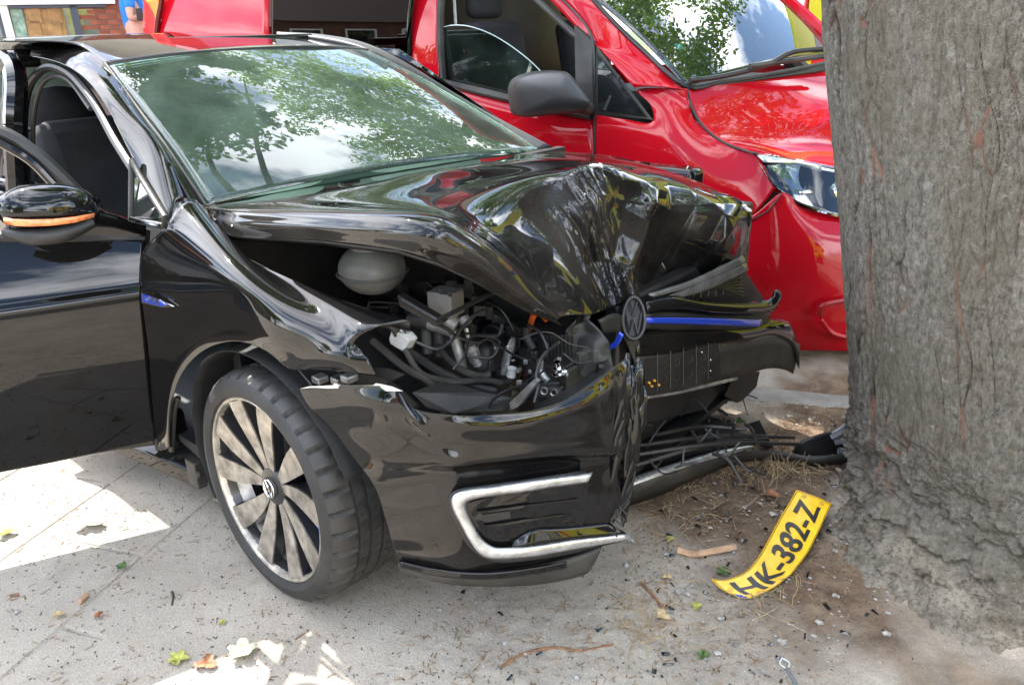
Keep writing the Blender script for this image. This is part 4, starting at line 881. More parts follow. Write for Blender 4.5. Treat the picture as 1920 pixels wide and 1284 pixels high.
for k in range(64):
    x, y, d = rr.uniform(690, 1120), rr.uniform(520, 750), rr.uniform(-.34, -.16)
    if not inpoly(x, y, BAY): continue
    bx(('housing', 'bracket', 'unit')[k % 3], x, y, d, tuple(rr.uniform(.025, .085, 3)), (PLAST, PLASTD, STEEL, STEEL, TRIMG)[k % 5], yaw=rr.uniform(-.6, .6))
for k in range(12):
    x, y, d = rr.uniform(720, 1080), rr.uniform(540, 740), rr.uniform(-.42, -.25)
    if not inpoly(x, y, BAY) or not inpoly(x+20, y+40, BAY): continue
    P_ = [W(x, y, 'y', d), W(x+rr.uniform(0, 14), y+20, 'y', d), W(x+rr.uniform(-10, 24), y+42, 'y', d)]; T_ = MB().tube(P_, rr.uniform(.007, .014), 10, sub=8); emit('ribbed_hose', T_, (PLAST, PLASTD, ALU)[k % 3], car)
# orange high voltage cable, red tube
tb('orange_cable', [(990,640,-.3),(992,620,-.32),(1000,592,-.34),(1010,585,-.3),(1025,600,-.28)], .008, ORANGE)
tb('red_tube', [(984,650,-.3),(986,690,-.32),(984,720,-.34)], .006, mat('dark_red', (.16, .02, .015), .4))
tb('orange_wire', [(808,735,-.55),(825,748,-.56),(845,750,-.56)], .0025, ORANGE)
# wiring looms
LO = [[(740,640,-.58),(780,668,-.58),(830,700,-.56),(880,722,-.52),(930,735,-.48)],[(760,655,-.60),(790,700,-.60),(850,715,-.57),(905,712,-.5),(940,718,-.45)],[(700,640,-.6),(760,690,-.62),(800,712,-.6),(850,752,-.58),(885,772,-.56)],
      [(775,640,-.55),(770,670,-.57),(790,705,-.6),(830,722,-.58)],[(820,650,-.5),(860,690,-.5),(900,705,-.48),(920,700,-.46)],[(690,600,-.62),(735,610,-.6),(755,645,-.58)],[(860,725,-.55),(900,735,-.5),(930,722,-.45),(960,712,-.42)],
      [(950,640,-.25),(980,625,-.25),(1020,630,-.25),(1050,650,-.25)],[(870,570,-.3),(900,590,-.3),(930,585,-.3),(960,610,-.3)],[(900,650,-.35),(910,620,-.33),(925,612,-.33),(950,625,-.33)],[(690,700,-.65),(740,730,-.66),(780,765,-.66)]]
for k, q_ in enumerate(LO): tb('wiring_loom', q_, [.012, .008, .010, .006, .008][k % 5], PLASTD if k % 2 else PLAST, sub=6) if 0 else emit('wiring_loom', MB().tube([W(a, b, 'y', c) for a, b, c in q_], [.012, .008, .010, .006, .009][k % 5], 8, sub=6), PLASTD if k % 3 else PLAST, car)
BAY = [(650,560),(700,480),(780,530),(860,520),(960,590),(1050,622),(1110,645),(1145,690),(1000,762),(900,772),(820,765),(760,715),(700,690),(690,640)]
mb = MB()
for k in range(120):
    x, y, d = rr.uniform(680, 1130), rr.uniform(500, 765), rr.uniform(-.5, -.2)
    if not inpoly(x, y, BAY): continue
    pts = [W(x, y, 'y', d)]; a = rr.uniform(0, 6.28)
    for s in range(5):
        a += rr.normal()*.7; p_ = pts[-1]+(CS*cos(a)+CU*sin(a))*rr.uniform(.02, .05)+CF*rr.uniform(-.02, .03)
        if inpoly(*proj(p_), BAY): pts.append(p_)
    if len(pts) < 3: continue
    mb.tube(pts, rr.uniform(.0018, .005), 5, sub=3)
struct(emit('thin_wires', mb, PLAST, car), 'stuff')
mb = MB()
for k in range(150):
    x, y, d = rr.uniform(700, 1130), rr.uniform(530, 760), rr.uniform(-.42, -.22)
    if not inpoly(x, y, BAY): continue
    mb.box(W(x, y, 'y', d), rr.uniform(.008, .035, 3), np.array(Matrix.Rotation(rr.uniform(0, 3), 3, 'Z')))
struct(emit('small_fittings', mb, PLASTD, car, bevel=.0015), 'stuff')
mb = MB()
for k in range(16):
    x, y, d = rr.uniform(850, 1100), rr.uniform(620, 750), rr.uniform(-.46, -.36); mb.box(W(x, y, 'y', d), rr.uniform(.004, .014, 3), np.array(Matrix.Rotation(rr.uniform(0, 3), 3, 'Z')))
struct(emit('bright_clips', mb, ALU, car, bevel=.001), 'stuff')
# lower tray in the light behind the bumper, structural panels
tr_ = [W(*q, 'y', v) for *q, v in ((830,712,-.58),(905,735,-.55),(960,745,-.5),(940,770,-.56),(850,776,-.62),(800,765,-.66),(770,735,-.68))]
emit('bumper_bracket', MB().prism(tr_, (0, .02, -.01)), PLASTD, car, smooth=False, bevel=.003)
emit('bracket_arm', MB().prism([W(*q, 'y', -.54) for q in ((955,755),(1000,712),(1008,716),(972,762),(958,768))], (0, .015, 0)), ALU, car, smooth=False)
mb = MB(); mb.prism([W(*q, 'y', -.70) for q in ((548,694),(640,698),(700,704),(730,715),(715,724),(560,724))], (0, .05, 0)); emit('bumper_mount', mb, STEEL, car, smooth=False)
mb = MB()
for x, y in ((575, 706), (600, 710), (636, 712), (655, 708)): mb.box(W(x, y, 'y', -.78), (.03, .03, .018))
struct(emit('mount_clips', mb, ALU, car, bevel=.003), 'stuff')
# crumpled lamp remnants and slam panel right of bay
mb = MB(); A = surf([[(1100,598,-.25),(1140,640,-.25),(1150,690,-.28)],[(1060,620,-.3),(1100,660,-.3),(1130,705,-.32)],[(1080,598,-.28),(1060,650,-.3),(1100,720,-.36)]], 30, 30)
for i in range(30):
    for j in range(30): A[i, j] += CF*.03*noise.noise(Vector(A[i, j]*22))
emit('crushed_panel', MB().grid(A), PLASTD, car, thick=.004)
emit('crushed_panel', MB().grid(surf([[(1010,775,-.55),(1080,740,-.47),(1150,690,-.4)],[(1000,760,-.52),(1075,722,-.43),(1140,672,-.36)]], 6, 30)), PLAST, car, thick=.006)
tb('bent_tab', [(1095,560,-.2),(1100,590,-.22),(1095,605,-.24)], [.006, .012, .006], PLASTD)
# ---- under the nose, right side: broken plastic, lower grille lying on the ground
mb = MB(); mb.prism([Wf(*q, -.05) for q in ((1205,748),(1340,722),(1420,700),(1425,712),(1380,755),(1360,735),(1330,770),(1200,800))], CF*.25); emit('nose_underside', mb, PLAST, car, smooth=False)
mb = MB(); mb.prism([Wf(*q, -.02) for q in ((1395,700),(1428,697),(1422,725),(1395,752),(1385,756),(1362,742),(1372,720))], CF*.03); emit('broken_duct', mb, PLAST, car, smooth=False)
lg = thing('lower_grille', 'broken black lower grille with a dull silver strip, lying on soil under the crashed nose', 'bumper piece', W(1300, 900, 'z', 0))
def gband(name, a, b, m, n=40, z0=.0, **k): return emit(name, MB().grid(np.array([[W(*crm2(a, t), 'z', za(a, t)), (W(*crm2(a, t), 'z', za(a, t))+W(*crm2(b, t), 'z', za(b, t)))/2-CF*k.get('bul', .0), W(*crm2(b, t), 'z', za(b, t))] for t in np.linspace(0, 1, n)])), m, lg, thick=.006, off=0)
def crm2(P, t): v = crm(np.array([p[:2] for p in P], float), t); return v[0], v[1]
def za(P, t): return float(np.interp(t, np.linspace(0, 1, len(P)), [p[2] for p in P]))
gband('silver_strip', [(1182,896,.15),(1230,880,.15),(1300,858,.14),(1360,842,.13),(1408,834,.12)], [(1182,912,.14),(1235,893,.14),(1302,870,.13),(1365,852,.12),(1414,839,.115)], CHROMED)
gband('lower_lip', [(1182,912,.14),(1235,893,.14),(1302,870,.13),(1365,852,.12),(1450,845,.10),(1520,855,.09),(1600,850,.10)], [(1175,948,.02),(1240,925,.03),(1310,895,.04),(1380,868,.05),(1455,862,.05),(1530,873,.04),(1605,866,.05)], PLASTD, bul=.012)
for k, (a, b) in enumerate((((1190,872,.2),(1440,822,.16)),((1192,852,.22),(1500,832,.12)),((1195,835,.24),(1490,820,.14)),((1230,815,.26),(1400,805,.2)))):
    m1 = W((a[0]+b[0])/2, (a[1]+b[1])/2-10, 'z', .2); emit('grille_bar', MB().tube([W(a[0], a[1], 'z', a[2]), m1, W(b[0], b[1], 'z', b[2])], [.006, .009, .005], 6, sub=8), PLAST, lg)
mb = MB()
for k in range(26):
    x, y = rr.uniform(1200, 1400), rr.uniform(770, 880); p = W(x, y, 'z', rr.uniform(.1, .3)); a = rr.uniform(0, 6.28); mb.tube([p, p+np.array([cos(a)*.05, sin(a)*.05, rr.uniform(-.04, .04)]), p+np.array([cos(a)*.1, sin(a)*.08, rr.uniform(-.06, .04)])], rr.uniform(.002, .006), 5)
struct(emit('broken_ribs', mb, PLAST, lg), 'stuff')
mb = MB(); mb.prism([W(*q, 'z', .11) for q in ((1195,800),(1290,770),(1370,790),(1400,830),(1300,850),(1190,885))], (0, 0, -.02)); emit('grille_bed', mb, PLAST, lg, smooth=False)
pc = thing('broken_bumper_end', 'torn black plastic bumper corner lying against the tree trunk behind the yellow number plate', 'bumper piece', W(1530, 860, 'z', 0))
emit('shell', MB().grid(surf([[(1484,850,.07),(1500,830,.12),(1550,812,.15),(1578,815,.14)],[(1488,868,.03),(1520,858,.06),(1560,848,.07),(1585,840,.08)],[(1500,872,.01),(1540,876,.02),(1575,872,.03),(1604,866,.04)]], 16, 24, 'z')), PLAST, pc, thick=.006)
mb = MB(); 
for a, b, r in (((1560,820,.15),(1600,800,.2),.012),((1565,830,.12),(1602,822,.14),.010),((1572,845,.09),(1604,850,.08),.012),((1585,800,.2),(1603,788,.24),.008)): mb.tube([W(a[0], a[1], 'z', a[2]), W(b[0], b[1], 'z', b[2])], r, 6, smooth=False)
emit('bracket', mb, mat('grey_bracket', (.16, .17, .18), .4, var=.3, bump=.001, bs=60), pc)
emit('bracket', MB().grid(surf([[(1560,812,.17),(1580,800,.2),(1600,786,.24)],[(1572,825,.14),(1588,815,.16),(1603,806,.18)]], 6, 10, 'z')), mat('grey_bracket_light', (.3, .31, .33), .35, bump=.001, bs=60), pc, thick=.006)
mb = MB()
for k in range(14):
    x, y = rr.uniform(1325, 1385), rr.uniform(735, 800); p = W(x, y, 'z', rr.uniform(.02, .15)); a = rr.uniform(0, 6.28); mb.tube([p, p+np.array([cos(a)*.04, sin(a)*.04, rr.uniform(-.03, .06)]), p+np.array([cos(a)*.1, sin(a)*.08, -.02])], rr.uniform(.002, .007), 5)
mb.box(W(1430, 826, 'z', .1), (.05, .004, .14), np.array(Matrix.Rotation(.6, 3, 'Y')))
struct(emit('hanging_scraps', mb, PLAST, car), 'stuff')
# ================================================================ NUMBER PLATE
YEL = mat('plate_yellow', (.80, .47, .012), .35, 0, .3, var=.2, vs_=14, bump=.0006, bs=40, dust=.28, dcol=(.5, .42, .3))
PR = [[(1332,1084,.025),(1353,1104,.02),(1386,1121,.01)],
      [(1362,1086,.030),(1382,1106,.025),(1412,1120,.015)],
      [(1402,1069,.045),(1428,1094,.04),(1455,1098,.03)],
      [(1430,1030,.055),(1459,1057,.05),(1492,1066,.04)],
      [(1458,978,.07),(1492,1005,.07),(1524,1018,.06)],
      [(1494,918,.10),(1528,930,.10),(1559,944,.09)]]
_PL = None
def plate_raw(G, u, v): return crm(np.array([crm(g, v) for g in G]), u)
def plate_pt(G, u, v):
    global _PL
    if _PL is None:
        us = np.linspace(0, 1, 200); pts = np.array([plate_raw(G, a, .5) for a in us]); L_ = np.concatenate([[0], np.cumsum(np.linalg.norm(np.diff(pts, axis=0), axis=1))]); _PL = (us, L_/L_[-1])
    p = plate_raw(G, float(np.interp(u, _PL[1], _PL[0])), v); return p-CF*(.0035*noise.noise(Vector(p*16))+.0012*noise.noise(Vector(p*45)))
PG = np.array([[W(x, y, 'z', z) for x, y, z in r] for r in PR])
plate = emit('number_plate', MB().grid(np.array([[plate_pt(PG, u, v) for v in np.linspace(0, 1, 20)] for u in np.linspace(0, 1, 90)])), YEL, None, thick=.0012, off=0)
tag(plate, 'bent yellow number plate reading HK-382-Z lying on the soil against the tree roots', 'number plate')
V, F_ = textmesh('HK-382-Z', 1, .0, .020, cuts=3); x0, x1 = V[:, 0].min(), V[:, 0].max(); y0, y1 = V[:, 1].min(), V[:, 1].max()
mbt = MB(); VV = []; 
for dz in (.0012, .0036):
    for v in V:
        u = .075+.85*(v[0]-x0)/(x1-x0); t = .80-.62*(v[1]-y0)/(y1-y0); p = plate_pt(PG, u, t); e = .01
        n = np.cross(plate_pt(PG, min(1, u+e), t)-plate_pt(PG, max(0, u-e), t), plate_pt(PG, u, t+e)-plate_pt(PG, u, t-e)); n /= np.linalg.norm(n); n = n if n@CF < 0 else -n; VV.append(p+n*dz)
n_ = len(V); mbt.add(VV, [tuple(i+n_ for i in f) for f in F_]+[tuple(f) for f in F_])
bmx = {}
for f in F_:
    for a, b in zip(f, f[1:]+f[:1]): k = (min(a, b), max(a, b)); bmx[k] = bmx.get(k, 0)+1
mbt.f += [(a, b, b+n_, a+n_) for (a, b), c in bmx.items() if c == 1]
emit('characters', mbt, mat('plate_black', (.025, .025, .028), .4, bump=.0004, bs=100), plate, smooth=False)
mb = MB(); rim_ = [plate_pt(PG, u, .03) for u in np.linspace(.012, .988, 40)]+[plate_pt(PG, .988, v) for v in np.linspace(.06, .94, 8)]+[plate_pt(PG, u, .97) for u in np.linspace(.988, .012, 40)]+[plate_pt(PG, .012, v) for v in np.linspace(.94, .03, 8)]
mb.tube([p-CF*.0015 for p in rim_], .0013, 5, smooth=False); emit('embossed_edge', mb, mat('plate_edge', (.35, .2, .01), .4), plate)
emit('country_band', MB().grid(np.array([[plate_pt(PG, u, v)-CF*.002 for v in np.linspace(.72, .94, 4)] for u in np.linspace(.018, .06, 4)])), BLUE, plate, thick=.0006)
for u, v in ((.96, .25), (.96, .75), (.045, .5)):
    p = plate_pt(PG, u, v); n = np.cross(plate_pt(PG, min(1, u+.01), v)-plate_pt(PG, u-.01, v), plate_pt(PG, u, v+.01)-plate_pt(PG, u, v-.01)); n /= np.linalg.norm(n); n = n if n@CF < 0 else -n
    emit('fixing_hole', MB().lathe([(.0, .0012), (.0035, .0014), (.006, .0020), (.0085, .0010)], p, n, 14), mat('hole_rim', (.5, .32, .03), .4, bump=.0005, bs=200), plate)
# ================================================================ LITTER
LC = [('leaf_green_fallen', (.07, .13, .03)), ('leaf_yellow', (.36, .36, .08)), ('leaf_brown', (.27, .11, .05)), ('leaf_tan', (.42, .31, .17)), ('leaf_pale', (.46, .43, .30))]
LM = {n: mat(n, c, .7, var=.35, vs_=60, bump=.001, bs=120) for n, c in LC}
def leaf(px, py, size, mname, label, lobes=5, rot=0, curl=.25, seed=0):
    g = W(px, py, 'z', 0.0); h = hfun(g[0], g[1])[0]; rr = np.random.RandomState(seed+int(px)); n = 60; A = []
    for i, f in enumerate((0, .35, .7, 1)):
        row = []
        for k in range(n):
            a = 2*PI*k/n; r = .78*size*f*(.62+.38*abs(cos(lobes*a/2)))*(1+.1*rr.normal()*.4)*(1-.25*(cos(a) < -.8)); x, y = r*cos(a), r*sin(a)*.8
            z = curl*(x*x*.6+y*y*1.8)/size+.004+rr.uniform(0, .0015)+abs(sin(a*lobes/2))*.006*f; row.append((x*cos(rot)-y*sin(rot), x*sin(rot)+y*cos(rot), z))
        A.append(row)
    A = np.array(A)+np.array([g[0], g[1], h+.002]); o = emit('fallen_leaf', MB().grid(A, True), LM[mname], None, thick=.0006); o.location = (0, 0, 0)
    tag(o, label, 'leaf', 'leaves fallen on the pavement and soil'); return o
leaf(170, 985, .065, 'leaf_pale', 'pale curled leaf in the sunlit patch left of the front wheel', 3, .4, .5)
leaf(12, 1003, .04, 'leaf_yellow', 'yellow green leaf at the left edge of the sunlit pavement', 3, 1)
leaf(229, 1067, .025, 'leaf_green_fallen', 'small dark green leaf at the border of the large sunlit patch', 4, 2)
leaf(333, 1240, .038, 'leaf_yellow', 'yellow green lobed leaf beside the reddish brown leaf on the pavement', 5, .7)
leaf(388, 1248, .040, 'leaf_brown', 'reddish brown leaf between the yellow leaf and the pale crumpled leaf', 3, .2)
leaf(455, 1230, .052, 'leaf_pale', 'large pale crumpled leaf at the bottom, right of the reddish brown leaf', 5, 1.2, .6)
leaf(110, 1157, .022, 'leaf_tan', 'small tan curled leaf in the shade at the lower left', 3, 1)
leaf(187, 1158, .018, 'leaf_brown', 'small orange brown leaf right of the small tan leaf', 3, 2)
leaf(418, 1172, .014, 'leaf_yellow', 'tiny olive leaf on the shaded pavement below the front wheel', 3, 2)
leaf(1318, 1232, .024, 'leaf_green_fallen', 'bright green leaf on the sand below the number plate', 5, 2)
leaf(1305, 1140, .022, 'leaf_yellow', 'faded yellow leaf on the soil left of the number plate lower end', 3, 1)
leaf(1355, 1075, .030, 'leaf_green_fallen', 'green leaf tucked behind the lower end of the number plate', 5, .4)
leaf(1462, 1100, .030, 'leaf_tan', 'orange tan leaf at the right foot of the number plate', 3, .9, .8)
leaf(1255, 1018, .020, 'leaf_yellow', 'faded yellow green leaf on the soil near the chrome fog lamp tip', 3, .9)
leaf(1250, 1085, .020, 'leaf_tan', 'tan leaf lying above the number plate lower end', 3, .1)
leaf(1240, 1160, .030, 'leaf_tan', 'tan leaf lying on the pile of dry twigs', 3, .1, .6)
leaf(1445, 945, .032, 'leaf_brown', 'orange brown leaf on dark soil left of the number plate top', 3, .1, .6)
leaf(1560, 892, .030, 'leaf_tan', 'light tan leaf under the torn bumper corner', 3, .1, .6)
leaf(1385, 800, .030, 'leaf_green_fallen', 'green leaf under the broken nose of the car', 3, .1, .6)
def stick(name, pts, r, m, label, cat='twig'):
    P_ = []
    for x, y in pts: g = W(x, y, 'z', .0); P_.append([g[0], g[1], hfun(g[0], g[1])[0]+r*1.2])
    o = emit(name, MB().tube(P_, r, 6), m); tag(o, label, cat); return o
BRN = mat('twig_brown', (.2, .1, .05), .8, var=.4, vs_=50, bump=.001, bs=150); DRK = mat('twig_dark', (.05, .035, .03), .8); PALE = mat('wood_pale', (.42, .26, .16), .8, var=.3, vs_=30, bump=.001, bs=100)
stick('twig', [(323,1110),(325,1123),(323,1137)], .003, DRK, 'short dark upright looking twig on the shaded pavement left of the wheel')
stick('wood_chip', [(150,1132),(165,1118)], .007, PALE, 'pale brown wood chip on the shaded pavement', 'wood chip')
stick('twig', [(553,1201),(575,1187)], .003, BRN, 'thin orange brown twig in the bottom sunlit patch')
stick('twig', [(20,1119),(36,1116)], .004, BRN, 'short brown twig at the far left on the sunlit edge')
stick('root_strand', [(940,1252),(985,1225),(1040,1217),(1090,1222),(1150,1210)], .004, BRN, 'long reddish root strand curling over the sand at the bottom', 'root')
stick('root_strand', [(905,1240),(915,1222),(945,1220),(958,1238)], .002, BRN, 'thin looped root fibre beside the long reddish root strand', 'root')
stick('bark_piece', [(1270,1040),(1300,1046),(1345,1040),(1378,1036)], .010, PALE, 'pale orange strip of bark on the soil left of the number plate', 'bark')
stick('twig', [(1200,1097),(1225,1120),(1240,1142)], .005, BRN, 'reddish curled dry stalk on soil beneath the lower bumper')
cb_ = thing('cable', 'grey cable with a loop end on the sand at the bottom right', 'cable', W(1480, 1255, 'z', 0))
P_ = []
for x, y in ((1466,1238),(1475,1256),(1490,1284),(1520,1330)): g = W(x, y, 'z', .0); P_.append([g[0], g[1], hfun(g[0], g[1])[0]+.008])
emit('cord', MB().tube(P_[1:], .005, 8), mat('cable_grey', (.13, .14, .15), .5), cb_)
emit('loop', MB().tube([P_[0], (np.array(P_[0])+P_[1])/2+np.array([.008, .008, 0]), P_[1], (np.array(P_[0])+P_[1])/2-np.array([.008, .008, 0]), P_[0]], .002, 6), WHITEP, cb_)
# uncountable litter: chips and stalks, pebbles, dry grass
def scatter(name, n, fn, m, reg, seed=1):
    rr = np.random.RandomState(seed); mb = MB(); V = []; F_ = []; k = 0; tries = 0
    while k < n and tries < n*20:
        tries += 1; x, y = rr.uniform(reg[0], reg[1]), rr.uniform(reg[2], reg[3]); h, s = hfun(x, y)
        if (x-R0[0])*RN[0]+(y-R0[1])*RN[1] > -.01: continue
        if rr.uniform() > fn(x, y, s): continue
        L_, wd = shapes(rr, name); a = rr.uniform(0, 6.28); o = len(V); c, s_ = cos(a), sin(a); z = h+(.0055 if x > -.2 else .001)
        if name == 'pebbles':
            for dx_, dy_, dz_ in ((1,0,0),(0,1,0),(-1,0,0),(0,-1,0),(0,0,.8),(.6,.6,.4),(-.6,.6,.4),(-.6,-.6,.4),(.6,-.6,.4)): V.append((x+(dx_*c-dy_*s_)*L_, y+(dx_*s_+dy_*c)*L_*.8, z+dz_*L_*.8))
            F_ += [(o+a1, o+b1, o+c1) for a1, b1, c1 in ((0,5,4),(5,1,4),(1,6,4),(6,2,4),(2,7,4),(7,3,4),(3,8,4),(8,0,4))]
        else:
            for dx_, dy_, dz_ in ((-1,-1,0),(1,-1,.3),(1,1,.0),(-1,1,.4),(0,0,1.0)): V.append((x+dx_*L_*c-dy_*wd*s_, y+dx_*L_*s_+dy_*wd*c, z+dz_*wd*1.2+.0005))
            F_ += [(o,o+1,o+4),(o+1,o+2,o+4),(o+2,o+3,o+4),(o+3,o,o+4)]
        k += 1
    mb.add(V, F_); o = emit(name, mb, m, smooth=False); struct(o, 'stuff'); return o
def shapes(rr, name):
    if name == 'pebbles': return rr.uniform(.0015, .006) if rr.uniform() < .95 else rr.uniform(.007, .014), 0
    if name == 'dark_crumbs': return rr.uniform(.001, .0035), rr.uniform(.001, .002)
    if name == 'plastic_shards': return rr.uniform(.003, .013), rr.uniform(.002, .006)
    return rr.uniform(.003, .012), rr.uniform(.0007, .0018)
scatter('stalk_chips', 9000, lambda x, y, s: .28+.9*s, mat('chips', (.15, .09, .05), .9, col2=(.30, .20, .12), vs_=40), (-2.2, 2.2, -1.9, 1.2), 1)
scatter('pebbles', 2600, lambda x, y, s: .04+.9*s, mat('pebble', (.16, .15, .14), .9, col2=(.42, .40, .37), vs_=60), (-1.6, 2.2, -1.7, 1.2), 2)
scatter('dark_crumbs', 5000, lambda x, y, s: .5, mat('crumbs', (.035, .03, .028), .9), (-2.2, 1.4, -1.9, .6), 3)
scatter('plastic_shards', 150, lambda x, y, s: .9*s*(y < .95)*math.exp(-((x-.85)**2+(y-.15)**2)/.35), mat('shard_black', (.012, .012, .013), .2, coat=.6), (.2, 2.0, -.9, 1.0), 9)
mb = MB(); rr = np.random.RandomState(31)
for c, n, hgt, sp in (((1432, 890), 110, .07, .10), ((1330, 905), 40, .03, .15), ((1240, 1000), 50, .02, .12), ((1480, 880), 50, .03, .1), ((1215, 1170), 90, .014, .10), ((1420, 1120), 60, .016, .09), ((1270, 940), 60, .02, .15)):
    g = W(*c, 'z', 0)
    for k in range(n):
        x, y = g[0]+rr.normal()*sp*.6, g[1]+rr.normal()*sp*.6; h = hfun(x, y)[0]; a = rr.uniform(0, 6.28); l_ = rr.uniform(.03, .10); p = np.array([x, y, h+.003])
        mb.tube([p, p+np.array([cos(a)*l_*.4, sin(a)*l_*.4, hgt*rr.uniform(.3, 1)]), p+np.array([cos(a+.3)*l_, sin(a+.3)*l_, hgt*rr.uniform(.0, .7)])], .0008, 3, sub=2)
struct(emit('dry_grass', mb, mat('straw', (.27, .17, .09), .9, col2=(.42, .32, .18), vs_=30)), 'stuff')
# ================================================================ RED VAN
VY = 1.45
van = thing('red_van', 'shiny red van with black door mirror parked behind the black car', 'van', (-2.0, 2.3, -.05))
def vs(name, rows, m, nu=30, nv=40, fn=None, thick=.006, parent=None, axis='y', **k):
    A = surf([[(p[0], p[1], VY+p[2]) if len(p) == 3 else p for p in r] for r in rows], nu, nv, axis)
    A = lap(A, 30)
    if fn: A = fn(A)
    return emit(name, MB().grid(A), m, parent or van, thick=thick, off=0, angle=60, **k)
# front door lower skin
vs('front_door', [[(826,152,.03),(900,176,.03),(1000,200,.03),(1113,222,.03)],[(822,178,-.0),(900,200,-.0),(1000,225,-.0),(1113,248,-.0)],[(815,260,-.03),(900,280,-.03),(1000,300,-.03),(1115,330,-.03)],[(810,420,-.03),(900,460,-.03),(1000,500,-.03),(1115,550,-.03)],[(800,600,.03),(900,650,.03),(1000,700,.03),(1115,740,.03)]], RED, 50, 30)
vs('side_panel', [[(290,-120,.15),(400,-120,.15),(504,-120,.15)],[(288,40,.02),(400,42,.02),(504,45,.02)],[(286,120,.0),(400,122,.0),(504,125,.0)],[(286,300,-.02),(400,330,-.02),(504,350,-.02)]], RED, 30, 20)
vs('rear_edge', [[(270,-120,.17),(290,-120,.15)],[(269,30,.06),(293,32,.03)],[(269,120,.04),(290,120,.0)],[(268,300,.03),(288,300,.0)]], RED, 20, 6)
vs('orange_marking', [[(272,0,.045),(286,22,.03),(291,34,.015)],[(300,-8,.0),(300,22,.0),(297,36,.0)]], mat('orange_reflective', (.75, .22, .02), .3), 6, 8, thick=.002)
emit('door_gap', MB().tube([W(306, -60, 'y', VY+.02), W(303, 0, 'y', VY+.01), W(296, 40, 'y', VY-.005), W(291, 90, 'y', VY-.01)], .022, 6), mat('dark_red_gap', (.10, .004, .006), .4), van)
vs('lower_panel', [[(504,100,.0),(600,110,.0),(775,125,.0)],[(504,350,-.02),(600,380,-.02),(800,420,-.02)]], RED, 10, 10)
vs('side_window', [[(505,-120,.03),(640,-120,.03),(790,-120,.03)],[(505,20,.012),(640,20,.012),(774,22,.012)],[(505,115,.01),(640,118,.01),(772,125,.01)]], TINTG, 30, 30)
emit('tinted_backing', MB().grid(surf([[(500,-120,VY+.2),(800,-120,VY+.2)],[(500,140,VY+.1),(800,150,VY+.1)]], 3, 3)), PLAST, van, thick=.01)
vs('b_pillar', [[(772,-80,.12),(800,-80,.12),(826,-80,.12)],[(770,20,.05),(800,22,.045),(822,24,.05)],[(768,110,.015),(800,114,.01),(823,118,.015)],[(766,200,-.01),(796,200,-.015),(822,205,-.01)],[(766,420,-.02),(796,420,-.02),(822,425,-.02)]], RED, 30, 10)
emit('window_frame', MB().tube([W(832, -60, 'y', VY+.09), W(826, 20, 'y', VY+.05), W(826, 90, 'y', VY+.03), W(832, 155, 'y', VY+.02), W(900, 172, 'y', VY+.02), W(1000, 196, 'y', VY+.02), W(1110, 218, 'y', VY+.02)], .022, 8, smooth=False), PLASTD, van)
emit('window_frame', MB().tube([W(960, -30, 'y', VY+.10), W(1000, -5, 'y', VY+.10), W(1040, 32, 'y', VY+.09), W(1072, 62, 'y', VY+.08), W(1095, 92, 'y', VY+.06), W(1100, 215, 'y', VY+.02)], .016, 8), PLASTD, van)
emit('mirror_triangle', MB().prism([W(1076, 48, 'y', VY+.04), W(1111, 78, 'y', VY+.04), W(1112, 215, 'y', VY), W(1080, 212, 'y', VY)], (0, .03, 0)), PLASTD, van, smooth=False, bevel=.004)
# half lowered front window
gp = [(828,150),(828,52),(850,48),(880,50),(920,64),(960,88),(1000,120),(1025,150),(1032,175),(1040,205),(900,178)]
emit('front_window', MB().prism([W(x, y, 'y', VY+.05) for x, y in gp], (0, .004, 0)), VANG, van, smooth=False)
emit('window_edge', MB().tube([W(x, y, 'y', VY+.05) for x, y in gp[1:9]], .003, 6), mat('glass_edge', (.4, .5, .47), .2, coat=1), van)
# A pillar and roof edge
vs('a_pillar', [[(1002,-30,.20),(1060,-15,.17),(1110,0,.16)],[(1040,10,.16),(1090,10,.14),(1150,45,.15)],[(1078,50,.12),(1110,50,.10),(1190,85,.13)],[(1105,82,.07),(1140,90,.06),(1240,130,.10)],[(1122,90,.05),(1180,120,.03),(1285,168,.09)],[(1190,165,.0),(1215,162,.0),(1288,168,.06)]], RED, 50, 16)
emit('door_gap', MB().tube([W(1020, -30, 'y', VY+.14), W(1070, 15, 'y', VY+.10), (W(1106, 60, 'y', VY+.05)), W(1114, 110, 'y', VY+.01), W(1115, 215, 'y', VY-.012), W(1115, 290, 'y', VY-.035), W(1115, 420, 'y', VY-.036)], .006, 6), PLAST, van)
qt = [(1120,92),(1222,228),(1118,212)]
qw = emit('quarter_window', MB().prism([W(1118, 88, 'y', VY+.03), W(1224, 226, 'y', VY-.0), W(1117, 214, 'y', VY-.0)], (0, .01, 0)), PLASTD, van, smooth=False, bevel=.004)
emit('pane', MB().prism([W(1121, 104, 'y', VY+.016), W(1211, 219, 'y', VY-.010), W(1121, 206, 'y', VY-.010)], (0, .005, 0)), mat('pane_black', (.01, .012, .012), .04, coat=1), qw, smooth=False)
emit('pillar_trim', MB().prism([W(1160, 140, 'y', VY+.016), W(1163, 142, 'y', VY+.016), W(1136, 208, 'y', VY-.011), W(1131, 207, 'y', VY-.011)], (0, -.003, 0)), PLASTD, qw, smooth=False)
